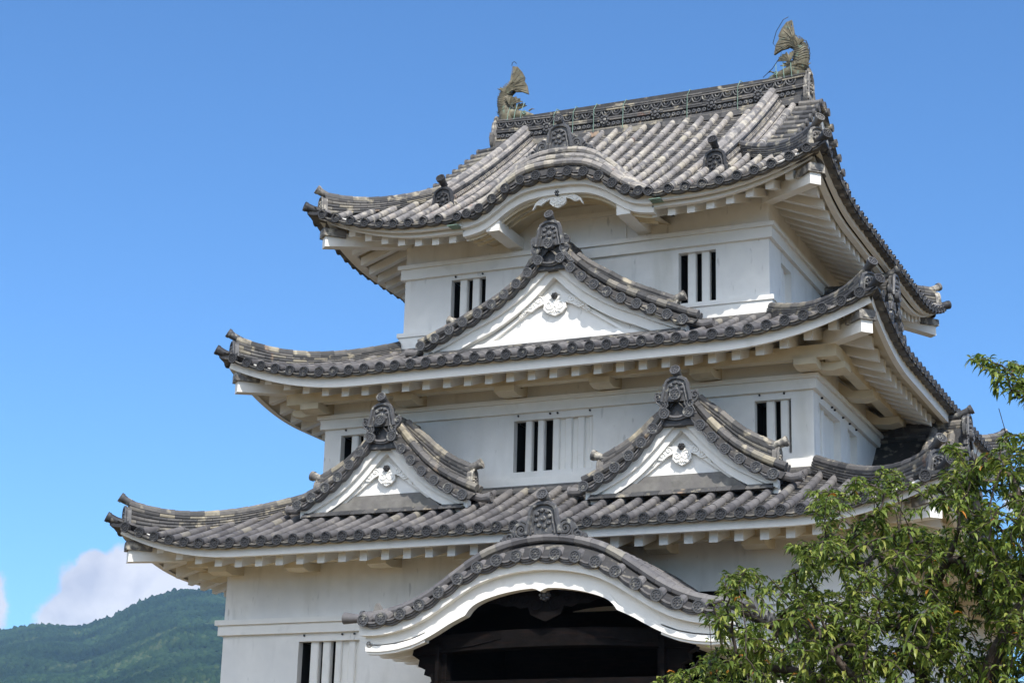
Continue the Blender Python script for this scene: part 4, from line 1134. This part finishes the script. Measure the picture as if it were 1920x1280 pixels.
for i in range(-n, n+1):
    row = []
    for j in range(-n, n+1):
        x, y = (abs(i)/n)**3*4500*(1 if i > 0 else -1), (abs(j)/n)**3*4500*(1 if j > 0 else -1)
        row.append(Vector((x, y, -2.36)))
    rows.append(row)
mb.grid(rows); tag(mb.build('ground', M['gravel']), kind='structure')

# ---------------------------------------------------------------- far hill with its forest
def at(px, py, d):
    v = (Fv*3485.4 + R2*(px-960) + U2*(640-py)); return CAM + v.normalized()*d
RPT = [(-2800,330),(-2300,372),(-2106,374),(-1997,379),(-1923,387),(-1838,381),(-1788,393),(-1749,407),(-1700,424),(-1651,433),(-1592,430),(-1562,424),(-1398,370),(-1047,268),(-700,200),(0,150),(1500,120)]
def hill_z(x, y):
    # a spur running towards the viewer from a ridge at y = 2400
    t = (y-500)/1900; xr = x*(2436/(y+36)) if y > 300 else x
    r = interp(RPT, xr)
    if t <= 0: return -4
    h = r*(min(t,1)**1.25) if t <= 1 else r*(1-(t-1)*1.3)
    h += 26*noise.noise(Vector((x/260, y/260, 3)))*min(1,t)*max(0, 1-abs(t-1)*0)*(0 if abs(t-1) < .02 else 1)*min(1, abs(t-1)*4) + 7*noise.noise(Vector((x/70, y/70, 9)))*min(1,t)*min(1,abs(t-1)*6)
    return max(h, -4)
mb = MB(); rows = []
for j in range(70):
    y = 480+j*34; rows.append([Vector((-3000+i*45, y, hill_z(-3000+i*45, y))) for i in range(102)])
mb.grid(rows)
M['forest'] = mat('forest', (0,0,0), .95, .25, rnd=[(0,(.005,.016,.008)), (.5,(.014,.033,.014)), (.85,(.028,.056,.020)), (1,(.06,.080,.033))], bscale=.02, spec=.1)
tag(mb.build('hill', M['forest'], None, 60), kind='structure')
mb = MB()
phi = (1+5**.5)/2
ico = [Vector(p).normalized() for p in ((-1,phi,0),(1,phi,0),(-1,-phi,0),(1,-phi,0),(0,-1,phi),(0,1,phi),(0,-1,-phi),(0,1,-phi),(phi,0,-1),(phi,0,1),(-phi,0,-1),(-phi,0,1))]
icf = [(0,11,5),(0,5,1),(0,1,7),(0,7,10),(0,10,11),(1,5,9),(5,11,4),(11,10,2),(10,7,6),(7,1,8),(3,9,4),(3,4,2),(3,2,6),(3,6,8),(3,8,9),(4,9,5),(2,4,11),(6,2,10),(8,6,7),(9,8,1)]
for i in range(32000):
    y = rng.uniform(1350, 2460); x = rng.uniform(-2250, -1150)*(y+36)/2436
    z = hill_z(x, y); con = noise.noise(Vector((x/120, y/120, 1))) > .02
    r_ = rng.uniform(3.2, 6.0) if not con else rng.uniform(2.4, 3.8); hh = r_*(1.0 if not con else 2.0)
    if y > 2380 and rng.random() < .15: hh *= 1.4
    tone = max(0, min(1, .45+.7*noise.noise(Vector((x/90, y/90, 5)))+rng.uniform(-.25,.25)))
    vs = [Vector((x,y,z+hh*.55))+Vector((v.x*r_*rng.uniform(.7,1.2), v.y*r_*rng.uniform(.7,1.2), v.z*hh*rng.uniform(.7,1.15)*(1 if v.z > 0 else .7))) for v in ico]
    mb.add(vs, icf, tone)
tag(mb.build('forest', M['forest'], None, 0), kind='stuff', label='dense dark green woodland covering the distant hill', category='forest')

# ---------------------------------------------------------------- cherry tree in front, right
def tree():
    rg = random.Random(21)
    root = bpy.data.objects.new('cherry_tree', None); col.objects.link(root)
    base = at(1725, 1500, 13.4); base.z = -2.36; root.location = base
    tag(root, label='leafy green cherry tree with a few orange leaves in front of the castle keep', category='tree')
    P = [at(1725,1500,13.4)]; P[0].z = -2.40; par = [-1]
    def limb(start, pts):
        cur = start
        for (px,py,d) in pts:
            q = at(px,py,d); p0 = P[cur]; n = max(1, int((q-p0).length/.12))
            for i in range(1, n+1):
                v = p0.lerp(q, i/n)+Vector((rg.uniform(-1,1),rg.uniform(-1,1),rg.uniform(-1,1)))*.012
                P.append(v); par.append(cur); cur = len(P)-1
        return cur
    low = limb(0, [(1722,1700,13.4),(1715,1450,13.5)])
    fork = limb(low, [(1729,1300,13.6),(1729,1192,13.7)])
    a = limb(fork, [(1690,1110,13.8),(1660,1050,13.9),(1600,990,14.1),(1565,950,14.2)])
    b = limb(fork, [(1752,1135,13.6),(1760,1080,13.5),(1790,1020,13.3)])
    limb(b, [(1800,960,13.2),(1825,880,13.2),(1835,830,13.2)])
    limb(fork, [(1695,1125,14.2),(1680,1020,14.4),(1690,940,14.5),(1700,890,14.5)])
    c = limb(low, [(1830,1290,13.2),(1905,1160,13.0),(1980,1040,13.0),(1985,880,13.2),(1960,760,13.3),(1890,700,13.4)])
    limb(c-12, [(1890,830,13.4),(1875,770,13.5)])
    limb(low, [(1860,1280,13.9),(1900,1150,14.1),(1865,1095,14.2),(1850,1040,14.3)])
    limb(low, [(1640,1300,13.0),(1560,1225,12.9),(1490,1130,12.9),(1440,1080,12.9)])
    limb(low, [(1600,1290,13.6),(1480,1255,13.7),(1350,1245,13.8)])
    limb(low, [(1650,1340,14.4),(1500,1180,14.8),(1420,1120,14.9)])
    limb(low, [(1900,1320,12.6),(2020,1150,12.6),(2100,1000,12.8)])
    poly = [(1205,1290),(1215,1264),(1290,1228),(1345,1200),(1312,1150),(1335,1088),(1370,1048),(1410,1048),(1440,1080),(1490,1052),(1462,1002),(1500,1018),(1525,985),(1503,940),(1512,897),(1560,915),(1600,885),(1640,900),(1642,868),(1700,872),(1735,900),(1755,905),(1762,812),(1790,832),(1805,870),(1855,835),(1872,762),(1905,750),(2140,760),(2140,1560),(1205,1560)]
    poly2 = [(1797,657),(1850,668),(1920,672),(2050,690),(2050,790),(1905,765),(1858,722)]
    def inside(pg, x, y):
        c = False; n = len(pg)
        for i in range(n):
            x1,y1 = pg[i]; x2,y2 = pg[(i+1)%n]
            if (y1 > y) != (y2 > y) and x < (x2-x1)*(y-y1)/(y2-y1)+x1: c = not c
        return c
    att = []
    while len(att) < 3800:
        x, y = rg.uniform(1200,2140), rg.uniform(800,1560)
        if inside(poly, x, y):
            dn = noise.noise(Vector((x/75, y/75, 2.2)))
            if dn < -.27 and x < 1830 and rg.random() < .8: continue
            att.append(at(x+10, y+10, 13.6+rg.gauss(0,.75)))
    while len(att) < 4350:
        x, y = rg.uniform(1480,2000), rg.uniform(1000,1400)
        if inside(poly, x, y): att.append(at(x+10, y+10, 13.8+rg.gauss(0,.7)))
    while len(att) < 4480:
        x, y = rg.uniform(1790,2050), rg.uniform(650,800)
        if inside(poly2, x, y): att.append(at(x+6, y+6, 13.4+rg.gauss(0,.2)))
    # nearest-first growth
    import heapq
    best = []
    for t in att:
        bi = min(range(len(P)), key=lambda j: (P[j]-t).length_squared); best.append([(P[bi]-t).length, bi])
    left = set(range(len(att))); ends = []
    while left:
        k = min(left, key=lambda j: best[j][0]); left.discard(k)
        t = att[k]; cur = best[k][1]; p0 = P[cur]; L_ = best[k][0]; n = max(2, int(L_/.10)); new = []
        sag = Vector((0,0,1))*L_*.12
        for i in range(1, n+1):
            u = i/n; P.append(p0.lerp(t,u)+sag*math.sin(math.pi*u)+Vector((rg.uniform(-1,1),rg.uniform(-1,1),rg.uniform(-1,1)))*.010); par.append(cur); cur = len(P)-1; new.append(cur)
        ends.append(new)
        for j in left:
            for q in new:
                d = (P[q]-att[j]).length
                if d < best[j][0]-.02: best[j] = [d, q]
    cnt = [0.0]*len(P)
    for i in range(len(P)-1, 0, -1):
        if cnt[i] == 0: cnt[i] = 1
        cnt[par[i]] += cnt[i]
    rad = [min(.12, .0032*c**.47) for c in cnt]
    mb = MB()
    for i in range(1, len(P)):
        n = 4 if cnt[i] < 8 else 8; p, q = P[par[i]], P[i]
        mb.tube([p, q+(q-p)*.06], [min(rad[par[i]], rad[i]*1.5), rad[i]], n, (False,False), .5)
    M['bark'] = mat('bark', (.060,.045,.036), .85, .35, [((.16,.14,.12), 30, .55, .7, .5, None)], bump=.3, bscale=60)
    mb.v = [v-base for v in mb.v]
    tr = mb.build('trunk', M['bark'], root, 60)
    # leaves
    lm = bpy.data.materials.new('cherry_leaf'); lm.use_nodes = True
    nt = lm.node_tree; n_ = nt.nodes; l_ = nt.links; bs = n_['Principled BSDF']
    bs.inputs['Roughness'].default_value = .42; bs.inputs['Specular IOR Level'].default_value = .5
    at_ = n_.new('ShaderNodeAttribute'); at_.attribute_name = 'rnd'; rp = n_.new('ShaderNodeValToRGB'); e = rp.color_ramp.elements
    for _ in range(3): e.new(.5)
    for i,(p_,c_) in enumerate(((0,(.045,.075,.012)),(.4,(.108,.162,.024)),(.75,(.215,.275,.048)),(.965,(.35,.37,.08)),(.985,(.55,.22,.03)))): e[i].position = p_; e[i].color = (*c_,1)
    l_.new(at_.outputs['Fac'], rp.inputs[0]); l_.new(rp.outputs[0], bs.inputs['Base Color'])
    tl_ = n_.new('ShaderNodeBsdfTranslucent'); l_.new(rp.outputs[0], tl_.inputs[0]); ms = n_.new('ShaderNodeMixShader'); ms.inputs[0].default_value = .42
    l_.new(bs.outputs[0], ms.inputs[1]); l_.new(tl_.outputs[0], ms.inputs[2]); l_.new(ms.outputs[0], n_['Material Output'].inputs[0])
    mb = MB()
    def leaf(p, dr, size, tone):
        dr = dr.normalized(); sd = dr.cross(Vector((0,0,1)))
        if sd.length < .05: sd = Vector((1,0,0))
        sd = (sd.normalized()+Vector((0,0,rg.uniform(-.5,.5)))).normalized(); up = sd.cross(dr)
        if up.z < 0: up = -up
        w_ = size*rg.uniform(.17,.22); rows = []
        for t, ww, dz in ((0,.08,0),(.3,.95,.06),(.65,.85,-.04),(1.0,.03,-.34)):
            c = p+dr*size*t+Vector((0,0,dz*size)); f = up*(w_*ww*.35)
            rows.append([c+sd*w_*ww+f, c, c-sd*w_*ww+f])
        mb.grid(rows, tone)
    for new in ends:
        idx = new[-5:]; k = 0
        for i in idx:
            p0, p1 = P[par[i]], P[i]; dr = (p1-p0).normalized()
            for q in range(5 if i != idx[-1] else 8):
                t = rg.random(); p = p0.lerp(p1, t)
                az = rg.uniform(0, 2*math.pi); v = dr*.55+Vector((math.cos(az), math.sin(az), rg.uniform(-.55,.25)))*.9
                tone = min(.955, max(0, rg.gauss(.50,.26)+.1*(k%2))); 
                if rg.random() < .006: tone = 1
                leaf(p+v.normalized()*.012, v, rg.uniform(.036,.080), tone); k += 1
    mb.v = [v-base for v in mb.v]
    print('leaves', len(mb.f)//6)
    mb.build('crown', lm, root, 0)
tree()
# ---------------------------------------------------------------- air
mb = MB(); mb.box(lambda a,b,c: Vector((a,b,c)), -4520, 4520, -4520, 4520, -3.4, 470)
hz = mb.build('haze', [])
hm = bpy.data.materials.new('haze'); hm.use_nodes = True; nt = hm.node_tree
for n_ in list(nt.nodes):
    if n_.type != 'OUTPUT_MATERIAL': nt.nodes.remove(n_)
pv = nt.nodes.new('ShaderNodeVolumePrincipled'); pv.inputs['Density'].default_value = .00009; pv.inputs['Color'].default_value = (.42,.68,1,1)
nt.links.new(pv.outputs[0], nt.nodes['Material Output'].inputs['Volume'])
hz.data.materials.clear(); hz.data.materials.append(hm); tag(hz, kind='stuff')
